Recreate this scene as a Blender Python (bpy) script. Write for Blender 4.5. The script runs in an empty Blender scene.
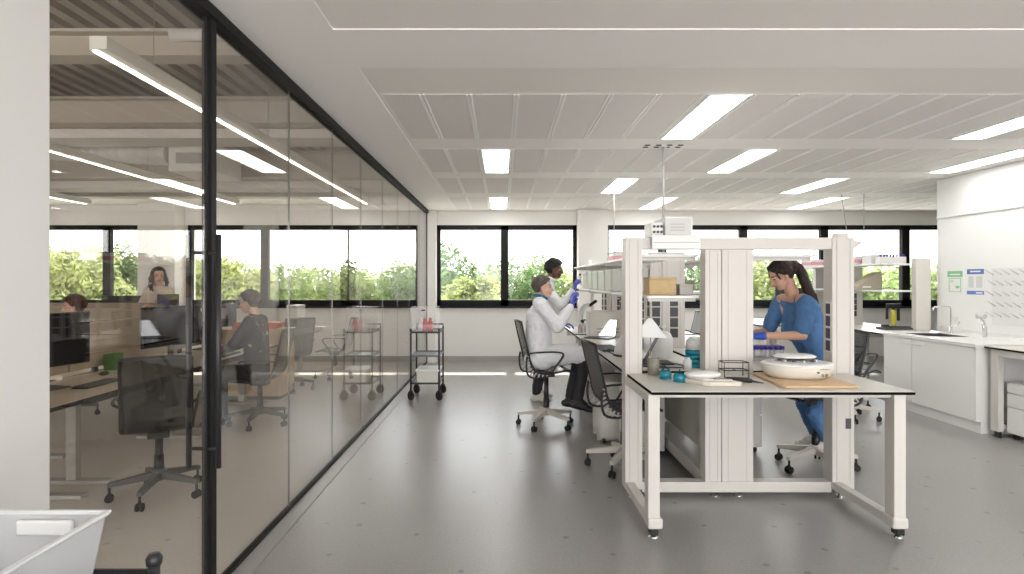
import bpy, math, random
from mathutils import Vector as V, Matrix as M4, noise
random.seed(7)
S = bpy.context.scene; C = S.collection
PI = math.pi
# ---------------- camera, world, sun, exposure
H = 1.57; F = 580.0
cd = bpy.data.cameras.new('camera'); cam = bpy.data.objects.new('camera', cd); C.objects.link(cam)
cam.location = (0, 0, H); cam.rotation_euler = (PI/2, 0, 0)
cd.sensor_width = 36; cd.lens = F/1024*36; cd.shift_x = (512-503)/1024; cd.shift_y = -(287-281)/1024
cd.clip_start = 0.05; cd.clip_end = 400
S.camera = cam
S.view_settings.view_transform = 'Standard'; S.view_settings.look = 'None'; S.view_settings.gamma = 1
S.view_settings.use_curve_mapping = False; S.view_settings.exposure = 1.05
w = bpy.data.worlds.new('sky'); S.world = w; w.use_nodes = True
nt = w.node_tree; bg = nt.nodes['Background']
tc = nt.nodes.new('ShaderNodeTexCoord'); sp = nt.nodes.new('ShaderNodeSeparateXYZ'); cr = nt.nodes.new('ShaderNodeValToRGB')
nt.links.new(tc.outputs['Generated'], sp.inputs[0]); nt.links.new(sp.outputs['Z'], cr.inputs[0]); nt.links.new(cr.outputs[0], bg.inputs[0])
cr.color_ramp.elements[0].position = 0.0; cr.color_ramp.elements[0].color = (.97, .955, .94, 1)
cr.color_ramp.elements[1].position = 0.6; cr.color_ramp.elements[1].color = (.86, .92, 1, 1)
bg.inputs[1].default_value = 3
sl = bpy.data.lights.new('sun', 'SUN'); so = bpy.data.objects.new('sun', sl); C.objects.link(so)
sl.energy = 6.0; sl.angle = math.radians(1.0); sl.color = (1, .95, .87)
# sun comes from beyond the far windows (+Y), about 41 degrees up
so.rotation_euler = (V((0.05, -math.cos(math.radians(41)), -math.sin(math.radians(41))))).to_track_quat('-Z', 'Y').to_euler()

# ---------------- materials
MATS = {}
def mat(name, col, rough=.5, metal=0, spec=.5, bump=None, noise_amt=0, nscale=20, emit=None, alpha=None, trans=0, coat=0):
    if name in MATS: return MATS[name]
    m = bpy.data.materials.new(name); m.use_nodes = True; n = m.node_tree; b = n.nodes['Principled BSDF']
    b.inputs['Base Color'].default_value = (*col, 1); b.inputs['Roughness'].default_value = rough
    b.inputs['Metallic'].default_value = metal; b.inputs['Specular IOR Level'].default_value = spec
    b.inputs['Coat Weight'].default_value = coat
    if trans: b.inputs['Transmission Weight'].default_value = trans
    if emit: b.inputs['Emission Color'].default_value = (*emit[0], 1); b.inputs['Emission Strength'].default_value = emit[1]
    if noise_amt or bump:
        t = n.nodes.new('ShaderNodeTexNoise'); t.inputs['Scale'].default_value = nscale; t.inputs['Detail'].default_value = 4
        o = n.nodes.new('ShaderNodeTexCoord'); n.links.new(o.outputs['Object'], t.inputs['Vector'])
        if noise_amt:
            r = n.nodes.new('ShaderNodeValToRGB'); n.links.new(t.outputs['Fac'], r.inputs[0])
            r.color_ramp.elements[0].position = .3; r.color_ramp.elements[1].position = .7
            r.color_ramp.elements[0].color = (*[max(0, c*(1-noise_amt)) for c in col], 1)
            r.color_ramp.elements[1].color = (*[min(1, c*(1+noise_amt)) for c in col], 1)
            n.links.new(r.outputs[0], b.inputs['Base Color'])
        if bump:
            bm = n.nodes.new('ShaderNodeBump'); bm.inputs['Strength'].default_value = bump; bm.inputs['Distance'].default_value = .01
            n.links.new(t.outputs['Fac'], bm.inputs['Height']); n.links.new(bm.outputs[0], b.inputs['Normal'])
    MATS[name] = m; return m
def glassmat(name, tint, ior=1.5, boost=1.0, rough=0.0):
    m = bpy.data.materials.new(name); m.use_nodes = True; n = m.node_tree; n.nodes.clear()
    o = n.nodes.new('ShaderNodeOutputMaterial'); mx = n.nodes.new('ShaderNodeMixShader'); t = n.nodes.new('ShaderNodeBsdfTransparent')
    g = n.nodes.new('ShaderNodeBsdfGlossy'); g.inputs['Roughness'].default_value = rough; r0 = ((ior-1)/(ior+1))**2
    lw = n.nodes.new('ShaderNodeLayerWeight'); lw.inputs[0].default_value = .5
    pw = n.nodes.new('ShaderNodeMath'); pw.operation = 'POWER'; pw.inputs[1].default_value = 5; n.links.new(lw.outputs['Facing'], pw.inputs[0])
    f = n.nodes.new('ShaderNodeMath'); f.operation = 'MULTIPLY_ADD'; f.inputs[1].default_value = 1-r0; f.inputs[2].default_value = r0; n.links.new(pw.outputs[0], f.inputs[0])
    t.inputs[0].default_value = (*tint, 1)
    mm = n.nodes.new('ShaderNodeMath'); mm.operation = 'MULTIPLY'; mm.inputs[1].default_value = boost; mm.use_clamp = True
    n.links.new(f.outputs[0], mm.inputs[0]); n.links.new(mm.outputs[0], mx.inputs[0]); n.links.new(t.outputs[0], mx.inputs[1]); n.links.new(g.outputs[0], mx.inputs[2]); n.links.new(mx.outputs[0], o.inputs[0])
    MATS[name] = m; return m
def frosted(name, col, a):   # translucent plastic: mix of transparent and diffuse/gloss
    m = bpy.data.materials.new(name); m.use_nodes = True; n = m.node_tree; b = n.nodes['Principled BSDF']
    b.inputs['Base Color'].default_value = (*col, 1); b.inputs['Roughness'].default_value = .25; b.inputs['Alpha'].default_value = a
    MATS[name] = m; return m
WALL = mat('wall_paint', (.85, .835, .81), .75, bump=.03, nscale=60)
WALLR = mat('wall_board_white', (.84, .84, .825), .45)
CEIL = mat('ceiling_paint', (.87, .84, .81), .8)
TILE = mat('ceiling_tile', (.74, .705, .68), .7, noise_amt=.02, nscale=200)
STRIP = mat('ceiling_strip', (.93, .92, .90), .5)
GREYB = mat('grey_baseboard', (.40, .385, .36), .6)
BLKF = mat('black_frame', (.016, .016, .016), .6, spec=.2)
FRM = mat('bench_frame_paint', (.66, .63, .59), .38)
TOP = mat('bench_top_laminate', (.66, .63, .58), .35)
EDGE = mat('bench_edge_black', (.008, .008, .008), .9, spec=.05)
CAB = mat('cabinet_white', (.84, .83, .81), .3)
CABTOP = mat('counter_white', (.80, .79, .77), .22)
PED = mat('pedestal_paint', (.66, .64, .60), .45)
BLK = mat('black_plastic', (.02, .02, .022), .4)
DGR = mat('dark_grey_plastic', (.06, .06, .065), .45)
RUB = mat('rubber_black', (.015, .015, .015), .7)
STEEL = mat('steel', (.6, .6, .6), .25, 1)
CHROME = mat('chrome', (.72, .72, .72), .12, 1)
WPL = mat('white_plastic', (.80, .80, .79), .3)
CREAM = mat('cream_plastic', (.74, .70, .63), .4)
CARD = mat('cardboard', (.62, .46, .25), .8, noise_amt=.05)
WOOD = mat('birch_board', (.66, .46, .27), .5, noise_amt=.08, nscale=8)
OAK = mat('oak_veneer', (.58, .44, .30), .5, noise_amt=.1, nscale=6)
PANEL = mat('divider_felt_beige', (.50, .41, .31), .9, noise_amt=.05, nscale=80)
TEALG = glassmat('teal_glass', (.12, .62, .72), 1.4, .8)
TEALP = mat('teal_plastic', (.02, .33, .46), .25, trans=.3)
PURP = mat('purple_cap', (.06, .03, .33), .4)
CLEARP = frosted('clear_plastic', (.86, .86, .86), .35)
BINP = frosted('frosted_bin_plastic', (.66, .67, .68), .5)
FROST = frosted('frosted_box_plastic', (.78, .77, .76), .88)
RED = mat('red_liquid', (.55, .02, .03), .25)
PINK = mat('pink_label', (.75, .35, .38), .5)
SCREENW = mat('lit_screen', (.8, .82, .85), .3, emit=((.95, .97, 1), 1.5))
LIGHTM = mat('light_panel', (.9, .9, .9), .5, emit=((1, .985, .95), 6.0))
MESHB = frosted('black_mesh_fabric', (.04, .04, .04), .6)
MESHG = mat('grey_mesh_fabric', (.33, .34, .34), .8, bump=.3, nscale=300)
ALUP = mat('chair_base_paint', (.58, .54, .49), .4)
RIB = mat('spine_rib_grey', (.55, .53, .5), .5)
COAT = mat('white_cotton', (.80, .81, .84), .85, bump=.25, nscale=25)
COATN = mat('white_cotton_skirt', (.76, .77, .80), .85, bump=.25, nscale=25)
SCRUB = mat('blue_scrub_cotton', (.085, .20, .42), .85, bump=.35, nscale=22, noise_amt=.08)
TROU = mat('charcoal_cotton', (.035, .035, .04), .9, bump=.2, nscale=30)
GLV = mat('violet_blue_nitrile', (.10, .12, .55), .45)
GLVB = mat('blue_nitrile', (.03, .10, .50), .45)
SKL = mat('skin_light', (.68, .42, .32), .5)
SKM = mat('skin_olive', (.66, .39, .28), .5)
SKD = mat('skin_dark', (.13, .058, .035), .42)
LIPL = mat('lips_light', (.45, .16, .13), .45)
LIPD = mat('lips_dark', (.10, .04, .035), .45)
EYE = mat('eye_white', (.32, .28, .26), .3); IRIS = mat('iris_dark', (.02, .012, .01), .2)
HGR = mat('hair_grey_brown', (.10, .085, .07), .7, bump=.8, nscale=120, noise_amt=.4)
HBK = mat('hair_black', (.008, .007, .007), .7, bump=.8, nscale=140)
HDB = mat('hair_dark_brown', (.022, .011, .008), .5, bump=.8, nscale=120, noise_amt=.3)
HRD = mat('hair_auburn', (.07, .018, .012), .6, bump=.8, nscale=120)
TEALS = mat('teal_shirt', (.02, .17, .33), .8)
BEIGE = mat('beige_knit', (.66, .55, .47), .9, bump=.2, nscale=60)
DKSH = mat('dark_shirt', (.04, .042, .05), .9)
SNK = mat('sneaker_white', (.72, .69, .64), .7)
ORNG = mat('orange_folder', (.75, .13, .03), .5)
GREENS = mat('sign_green', (.25, .58, .28), .5); BLUES = mat('sign_blue', (.12, .18, .50), .5); PAPER = mat('paper', (.82, .83, .81), .6); GTXT = mat('sign_grey_print', (.62, .66, .64), .6)
YEL = mat('yellow_plastic', (.72, .65, .08), .4)
OLIVE = mat('taupe_cup', (.27, .25, .20), .6)
SKYG = glassmat('window_glass', (.97, .98, .97), 1.45, .7)
PART = glassmat('partition_glass', (.925, .905, .875), 1.5, 1.4)
JOINT = mat('glass_joint', (.13, .13, .12), .3)

# floor: resin with fine flecks
def floor_mat(name, base, fleck, rough, spec=.5):
    m = bpy.data.materials.new(name); m.use_nodes = True; n = m.node_tree; b = n.nodes['Principled BSDF']
    tc = n.nodes.new('ShaderNodeTexCoord')
    vo = n.nodes.new('ShaderNodeTexVoronoi'); vo.inputs['Scale'].default_value = 5.5; vo.inputs['Randomness'].default_value = 1
    r = n.nodes.new('ShaderNodeValToRGB'); r.color_ramp.elements[0].position = .07; r.color_ramp.elements[0].color = (*fleck, 1)
    r.color_ramp.elements[1].position = .13; r.color_ramp.elements[1].color = (*base, 1)
    nz = n.nodes.new('ShaderNodeTexNoise'); nz.inputs['Scale'].default_value = 1.1; nz.inputs['Detail'].default_value = 6
    mx = n.nodes.new('ShaderNodeMix'); mx.data_type = 'RGBA'; mx.blend_type = 'MULTIPLY'; mx.inputs[0].default_value = 1
    r2 = n.nodes.new('ShaderNodeValToRGB'); r2.color_ramp.elements[0].color = (.86, .86, .86, 1); r2.color_ramp.elements[1].color = (1.05, 1.05, 1.05, 1)
    nf = n.nodes.new('ShaderNodeTexNoise'); nf.inputs['Scale'].default_value = 60; nf.inputs['Detail'].default_value = 3
    r3 = n.nodes.new('ShaderNodeValToRGB'); r3.color_ramp.elements[0].position = .35; r3.color_ramp.elements[0].color = (.9, .9, .9, 1); r3.color_ramp.elements[1].position = .6
    mx2 = n.nodes.new('ShaderNodeMix'); mx2.data_type = 'RGBA'; mx2.blend_type = 'MULTIPLY'; mx2.inputs[0].default_value = 1
    for t in (vo, nz, nf): n.links.new(tc.outputs['Object'], t.inputs['Vector'])
    n.links.new(vo.outputs['Distance'], r.inputs[0]); n.links.new(nz.outputs['Fac'], r2.inputs[0]); n.links.new(nf.outputs['Fac'], r3.inputs[0])
    n.links.new(r.outputs[0], mx.inputs[6]); n.links.new(r2.outputs[0], mx.inputs[7])
    n.links.new(mx.outputs[2], mx2.inputs[6]); n.links.new(r3.outputs[0], mx2.inputs[7]); n.links.new(mx2.outputs[2], b.inputs['Base Color'])
    b.inputs['Roughness'].default_value = rough; b.inputs['Specular IOR Level'].default_value = spec
    return m
FLOOR = floor_mat('resin_floor', (.345, .332, .322), tuple(c*.62 for c in (.345, .332, .322)), .30)
CARPET = floor_mat('office_carpet', (.72, .69, .65), (.55, .52, .49), .95, .1)

# ---------------- mesh builder
class MB:
    def __init__(s): s.v = []; s.f = []; s.sm = []; s.mi = []; s.m = 0
    def add(s, vs, fs, smooth=False):
        o = len(s.v); s.v += [V(a) for a in vs]
        for f in fs: s.f.append([i+o for i in f]); s.sm.append(smooth); s.mi.append(s.m)
        return s
    def box(s, x0, y0, z0, x1, y1, z1, mat4=None):
        vs = [V((x, y, z)) for z in (z0, z1) for y in (y0, y1) for x in (x0, x1)]
        if mat4: vs = [mat4 @ a for a in vs]
        return s.add(vs, [(0, 2, 3, 1), (4, 5, 7, 6), (0, 1, 5, 4), (2, 6, 7, 3), (0, 4, 6, 2), (1, 3, 7, 5)])
    def cb(s, c, d, mat4=None): return s.box(c[0]-d[0]/2, c[1]-d[1]/2, c[2]-d[2]/2, c[0]+d[0]/2, c[1]+d[1]/2, c[2]+d[2]/2, mat4)
    def hexa(s, b, t): # bottom 4 and top 4 points, same winding
        return s.add(b+t, [(3, 2, 1, 0), (4, 5, 6, 7), (0, 1, 5, 4), (1, 2, 6, 5), (2, 3, 7, 6), (3, 0, 4, 7)])
    def tube(s, pts, r, n=8, cap=True, close=False, flat=1.0, up=None):
        pts = [V(p) for p in pts]; k = len(pts); rings = []
        rr = r if isinstance(r, (list, tuple)) else [r]*k
        prev = None
        for i, p in enumerate(pts):
            if close: t = pts[(i+1) % k]-pts[i-1]
            else: t = pts[min(i+1, k-1)]-pts[max(i-1, 0)]
            t.normalize()
            if prev is None:
                a = V(up) if up else (V((0, 0, 1)) if abs(t.z) < .9 else V((1, 0, 0)))
                u = (a-t*a.dot(t)).normalized()
            else:
                u = prev-t*prev.dot(t)
                u = u.normalized() if u.length > 1e-6 else prev
            prev = u; w_ = t.cross(u)
            rings.append([p+u*math.cos(2*PI*j/n)*rr[i]*flat+w_*math.sin(2*PI*j/n)*rr[i] for j in range(n)])
        vs = [q for ring in rings for q in ring]; fs = []
        for i in range(k if close else k-1):
            for j in range(n):
                a = i*n+j; b = i*n+(j+1) % n; c = ((i+1) % k)*n+(j+1) % n; d = ((i+1) % k)*n+j
                fs.append((a, d, c, b))
        s.add(vs, fs, n > 5)
        if cap and not close:
            s.add(rings[0], [tuple(range(n))]); s.add(rings[-1], [tuple(reversed(range(n)))])
        return s
    def cyl(s, x, y, z0, z1, r, r2=None, n=20): return s.tube([(x, y, z0), (x, y, z1)], [r, r if r2 is None else r2], n)
    def lathe(s, prof, n=24, c=(0, 0, 0), sx=1, sy=1):
        k = len(prof); vs = []; fs = []
        for (r, z) in prof:
            for j in range(n): vs.append((c[0]+r*math.cos(2*PI*j/n)*sx, c[1]+r*math.sin(2*PI*j/n)*sy, c[2]+z))
        for i in range(k-1):
            for j in range(n):
                fs.append((i*n+j, i*n+(j+1) % n, (i+1)*n+(j+1) % n, (i+1)*n+j))
        if prof[0][0] > 1e-5: fs.append(tuple(reversed(range(n))))
        if prof[-1][0] > 1e-5: fs.append(tuple((k-1)*n+j for j in range(n)))
        return s.add(vs, fs, True)
    def ell(s, c, r, n=12, mat3=None):
        vs = []; fs = []; k = n//2+1
        for i in range(k+1):
            th = PI*i/k
            for j in range(n):
                p = V((r[0]*math.sin(th)*math.cos(2*PI*j/n), r[1]*math.sin(th)*math.sin(2*PI*j/n), r[2]*math.cos(th)))
                if mat3: p = mat3 @ p
                vs.append(V(c)+p)
        for i in range(k):
            for j in range(n):
                a = i*n+j; b = i*n+(j+1) % n; fs.append((a, a+n, b+n, b))
        return s.add(vs, fs, True)
    def prism(s, poly, z0, z1, ax='z'):
        n = len(poly)
        def P(a, b, h): return {'z': (a, b, h), 'y': (a, h, b), 'x': (h, a, b)}[ax]
        vs = [P(a, b, z0) for a, b in poly]+[P(a, b, z1) for a, b in poly]
        return s.add(vs, [tuple(reversed(range(n))), tuple(range(n, 2*n))]+[(i, (i+1) % n, (i+1) % n+n, i+n) for i in range(n)])
def obj(name, mb, m, parent=None, bev=0, loc=None, rot=0, label=None, cat=None, group=None, kind=None, seg=2):
    me = bpy.data.meshes.new(name)
    me.from_pydata([tuple(v) for v in mb.v], [], mb.f); me.validate(clean_customdata=False)
    ms = m if isinstance(m, (list, tuple)) else [m]
    for a in ms: me.materials.append(a)
    if len(me.polygons) == len(mb.f):
        for p, sm, mi in zip(me.polygons, mb.sm, mb.mi): p.use_smooth = sm; p.material_index = min(mi, len(ms)-1)
    import bmesh
    b = bmesh.new(); b.from_mesh(me); bmesh.ops.remove_doubles(b, verts=b.verts, dist=1e-5)
    bmesh.ops.recalc_face_normals(b, faces=b.faces); b.to_mesh(me); b.free()
    o = bpy.data.objects.new(name, me); C.objects.link(o)
    if parent: o.parent = parent
    if loc: o.location = loc
    if rot: o.rotation_euler = (0, 0, rot)
    if bev:
        d = o.modifiers.new('bevel', 'BEVEL'); d.width = bev; d.segments = seg; d.limit_method = 'ANGLE'; d.angle_limit = .7
        d.harden_normals = False
    tag(o, label, cat, group, kind); return o
def tag(o, label=None, cat=None, group=None, kind=None):
    if label: o['label'] = label
    if cat: o['category'] = cat
    if group: o['group'] = group
    if kind: o['kind'] = kind
    return o
def thing(name, loc=(0, 0, 0), rot=0, label=None, cat=None, group=None, kind=None):
    o = bpy.data.objects.new(name, None); C.objects.link(o); o.location = loc; o.rotation_euler = (0, 0, rot)
    o.empty_display_size = .1
    return tag(o, label, cat, group, kind)
def struct(name, mb, m, parent=None, bev=0): return obj(name, mb, m, parent, bev, kind=None if parent else 'structure')
def dup(root, loc=None, rot=None, label=None, group=None, parent=None):
    r = root.copy(); C.objects.link(r); r.parent = parent
    if loc is not None: r.location = loc
    if rot is not None: r.rotation_euler = (0, 0, rot)
    if label: r['label'] = label
    if group: r['group'] = group
    for ch in list(root.children):
        c = ch.copy(); C.objects.link(c); c.parent = r
        for g in list(ch.children):
            d = g.copy(); C.objects.link(d); d.parent = c
    return r
# ================= SETTING
YB = 11.3; XG = -1.47; CZ = 2.93; XR = 5.87; YR = 7.84
XL = -11.0; XE = 10.5; YF = -3.5
WT, WB = 2.66, 1.08    # window band
struct('floor', MB().box(XG-.03, YF, -.1, XE, YB, 0), FLOOR)
struct('floor_office', MB().box(XL, YF, -.1, XG-.03, YB, 0), CARPET)
def wall_holes(name, axis, pos, th, a0, a1, z0, z1, holes, m):
    mb = MB(); cur = a0
    def bx(u0, u1, w0, w1):
        if u1-u0 < 1e-4 or w1-w0 < 1e-4: return
        if axis == 'y': mb.box(u0, pos, w0, u1, pos+th, w1)
        else: mb.box(pos, u0, w0, pos+th, u1, w1)
    for (h0, h1, b, t) in sorted(holes):
        bx(cur, h0, z0, z1); bx(h0, h1, z0, b); bx(h0, h1, t, z1); cur = h1
    bx(cur, a1, z0, z1); return struct(name, mb, m)
wins = [(-10.7, -6.95, [-7.74, -9.3]), (-6.15, -1.62, [-4.66, -3.1]), (-1.29, 1.44, [.03]), (2.0, 9.6, [3.12, 4.70, 6.28, 7.87])]
wall_holes('wall_back', 'y', YB, .3, XL, XE, -.1, 4.3, [(a, b, WB, WT) for a, b, _ in wins], WALL)
for i, (a, b, ms) in enumerate(wins):
    ft = .07; yb = YB+.02
    root = MB()
    root.box(a, yb, WB, b, yb+.1, WB+.12); root.box(a, yb, WT-.09, b, yb+.1, WT); root.box(a, yb, WB, a+ft, yb+.1, WT); root.box(b-ft, yb, WB, b, yb+.1, WT)
    for x in ms: root.box(x-.075, yb, WB, x+.075, yb+.1, WT)
    o = struct('window_%d' % (i+1), root, BLKF)
    xs = [a]+ms+[b] if ms == sorted(ms) else [a]+sorted(ms)+[b]
    for k in range(len(xs)-1):
        obj('window_pane', MB().box(xs[k]+.05, yb+.045, WB+.1, xs[k+1]-.05, yb+.055, WT-.08), SKYG, o)
    obj('window_sill', MB().box(a-.03, YB-.06, WB-.035, b+.03, YB+.12, WB), BLKF if i != 9 else WALL, o, .004)
# columns on the far wall
struct('trim_1', MB().box(1.44, YB-.30, 0, 1.99, YB, CZ), WALL)
struct('trim_2', MB().box(-6.9, YB-.35, 0, -6.2, YB, 4.2), WALL)
struct('trim_3', MB().box(XG+.02, YB-.18, 0, -1.29, YB, CZ), WALL)
struct('baseboard_back', MB().box(XG+.2, YB-.015, 0, 1.44, YB, .11).box(1.99, YB-.015, 0, XE, YB, .11).box(-6.2, YB-.015, 0, XG-.06, YB, .11).box(XL, YB-.015, 0, -6.9, YB, .11), GREYB)
struct('trim_4', MB().box(-6.2, YB-.9, 3.05, XG-.1, YB, 3.2).box(XL, YB-.9, 3.05, -6.2, YB, 3.2), WALL)
# right wall (projecting wing), its ledge and the wall beyond
struct('wall_right', MB().box(XR, YF, 0, XR+.35, YR, CZ).box(XR-.004, YF, 2.43, XR+.002, YR, CZ).box(XR-.02, YF, 2.41, XR, YR, 2.43), WALLR)
struct('wall_far_right', MB().box(XE, YF, -.1, XE+.2, YB+.3, 4.3), WALL)
struct('wall_far_left', MB().box(XL-.2, YF, -.1, XL, YB+.3, 4.3), WALL)
# left solid wall near the camera
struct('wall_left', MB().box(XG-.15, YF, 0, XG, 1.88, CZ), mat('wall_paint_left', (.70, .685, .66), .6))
# wall behind the camera, unseen; wide unglazed openings added to let daylight in
wall_holes('wall_front', 'y', YF-.3, .3, XL, XE, -.1, 4.3, [(-10.5, -1.8, .1, 2.8), (-1.2, 5.7, .05, 2.85)], WALL)
# ceiling of the lab: plain margins, a recess near the camera, a tiled recess further on
RZ = 2.937
XB = -.92
mb = MB(); mb.box(XG-.02, YF, CZ, XB, YB, CZ+.2)                      # left bulkhead
mb.box(XB, 3.14, CZ, XE, 3.70, CZ+.2)                                  # cross beam
mb.box(XB, YB-.12, CZ, XE, YB, CZ+.2)
struct('ceiling', mb, CEIL)
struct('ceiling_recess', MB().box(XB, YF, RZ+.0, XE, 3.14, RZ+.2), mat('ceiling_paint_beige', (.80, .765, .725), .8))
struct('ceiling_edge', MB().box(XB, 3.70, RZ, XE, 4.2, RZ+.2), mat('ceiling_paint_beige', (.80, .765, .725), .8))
struct('ceiling_margin', MB().box(XB, 4.2, RZ, XE, YB-.12, RZ+.2), CEIL)
rows = [(4.24, 5.56), (6.0, 7.28), (7.70, 9.0), (9.42, 10.9)]
P0 = -.596; PW = .347
lights = {0: [6, 14, 22], 1: [1, 9, 17, 25], 2: [6, 14, 22], 3: [1, 9, 17, 25]}
LN = {(0, 6): 'large lit ceiling light panel nearest the camera, above the front of the lab bench', (0, 14): 'lit ceiling light panel in the first tile row, near the right edge of the photo',
 (1, 1): 'lit square-looking ceiling panel left of centre, above the aisle, second tile row', (1, 9): 'lit ceiling light panel in the second tile row, right of the large near panel', (1, 17): 'lit ceiling light panel at the top of the white right wall, second tile row',
 (2, 6): 'small lit ceiling panel in the third tile row above the bench shelves', (2, 14): 'lit ceiling light panel in the third tile row, left of the right wall corner',
 (3, 1): 'smallest lit ceiling panel above the aisle, in the row next to the windows', (3, 9): 'faint lit ceiling panel in the last tile row, beside the pendant pole', (3, 17): 'faint lit ceiling panel in the last tile row, near the right wall corner'}
def lightpanel(x0, x1, y0, y1, z, label, group='ceiling light panels'):
    t = thing('ceiling_light', ((x0+x1)/2, (y0+y1)/2, z), 0, label, 'ceiling light', group)
    a = (x1-x0)/2; b = (y1-y0)/2
    obj('light_frame', MB().box(-a, -b, -.012, -a+.014, b, 0).box(a-.014, -b, -.012, a, b, 0).box(-a+.014, -b, -.012, a-.014, -b+.014, 0).box(-a+.014, b-.014, -.012, a-.014, b, 0), STRIP, t)
    obj('diffuser', MB().box(-a+.014, -b+.014, -.008, a-.014, b-.014, -.001), LIGHTM, t)
for r, (y0, y1) in enumerate(rows):
    tm = MB(); sm = MB(); k = 0
    x = P0-PW
    for k in range(-1, 31):
        x = P0+PW*k; xa = max(x+.0, XB+.02)
        if x+PW > XE: break
        if k in lights[r]:
            if (r, k) in LN or k < 18: lightpanel(x+.02, x+PW-.02, y0, y1, RZ, LN.get((r, k), 'lit ceiling light panel'))
        else: tm.box(xa+.021, y0, RZ-.003, x+PW-.021, y1, RZ)
        if x > XB:
            sm.box(x-.021, y0, RZ-.008, x-.007, y1, RZ); sm.box(x+.007, y0, RZ-.008, x+.021, y1, RZ)
    struct('ceiling_tiles', tm, TILE); struct('ceiling_strips', sm, STRIP)
# unseen panels added in the near recess to light the front of the room
for (x, y) in [(1.6, -.8), (4.3, -.8), (0, -2.4), (2.7, -2.4), (2.9, 1.0), (5.0, 1.6)]:
    lightpanel(x-.15, x+.15, y-.65, y+.65, RZ, 'light panel added out of view above and behind the camera to light the room')
# office ceiling: corrugated deck on beams
mb = MB(); N = 46
for i in range(N):      # trapezoid ribs running along Y
    x = XL+(XG-XL)*i/N; dx = (XG-XL)/N*.5
    mb.box(x, YF, 3.92, x+dx, YB, 4.0); 
mb.box(XL, YF, 3.99, XG, YB, 4.2)
struct('ceiling_office', mb, mat('deck_grey', (.42, .38, .32), .7))
struct('wall_above_glass', MB().box(XG-.12, YF, CZ+.01, XG, YB, 4.0), CEIL)
BEAM = mat('beam_paint', (.52, .47, .40), .6)
for i, (y, z0, z1, wd) in enumerate([(4.85, 3.42, 3.64, .2), (6.7, 3.37, 3.67, .22), (8.7, 3.1, 3.5, .25), (10.3, 3.05, 3.5, .25), (2.2, 3.42, 3.64, .2)]):
    struct('trim_%d' % (i+10), MB().box(XL, y-wd/2, z0, XG-.12, y+wd/2, z0+.025).box(XL, y-.012, z0+.025, XG-.12, y+.012, z1-.025).box(XL, y-wd/2, z1-.025, XG-.12, y+wd/2, z1), BEAM)
    if i in (1, 2): struct('trim_%d' % (i+20), MB().box(XL, y+.15, z0-.11, XG-.12, y+.6, z0-.002), mat('office_soffit', (.70, .67, .62), .7))
# ---- glass partition
FR = BLKF
t = thing('glass_partition_frame', (XG, 0, 0), 0, 'black metal frame of the full-height glass wall on the left', 'partition frame')
obj('top_rail', MB().box(-.045, 1.88, CZ-.055, .045, YB-.02, CZ), FR, t)
obj('bottom_rail', MB().box(-.02, 2.9, 0, .02, YB-.02, .022), FR, t)
obj('end_post', MB().box(-.03, YB-.10, .022, .03, YB-.02, CZ-.055), FR, t)
obj('door_post', MB().box(-.022, 2.885, 0, .022, 2.935, CZ-.055), FR, t, .003)
obj('floor_strip', MB().box(.02, 1.9, .0005, .125, YB-.2, .006), mat('threshold_grey', (.30, .29, .28), .35), t)
ys = [2.935, 3.98, 4.99, 6.0, 7.08, 8.1, 9.1, 10.15, YB-.10]
where = ['next to the glass door', 'second from the glass door', 'third from the glass door', 'fourth from the glass door', 'reflecting the trolley', 'behind the black trolley', 'second from the window wall', 'touching the window wall']
for i in range(8):
    t = thing('glass_panel', (XG, ys[i], .022), 0, 'clear full-height glass panel of the left partition, '+where[i], 'glass panel', 'glass partition panels')
    obj('glass_pane', MB().box(-.006, .004, 0, .006, ys[i+1]-ys[i]-.004, CZ-.055-.022), PART, t)
    if i: obj('joint_strip', MB().box(-.005, -.0035, 0, .005, .0035, CZ-.055-.022), JOINT, t)
t = thing('door_1', (XG, 1.885, .0), 0, kind='structure')
obj('glass_pane', MB().box(-.006, .0, .008, .006, .965, CZ-.06), PART, t)
obj('door_edge', MB().box(-.012, .968, .005, .012, .998, CZ-.06), FR, t)
def handle(x): 
    h = obj('door_handle', MB().tube([(x, .985, .645), (x, .985, 1.80)], .0135, 12), BLK, t)
    for z in (.74, 1.71): obj('handle_standoff', MB().tube([(0, .985, z), (x, .985, z)], .009, 8), BLK, h)
handle(.062); handle(-.085)
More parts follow.
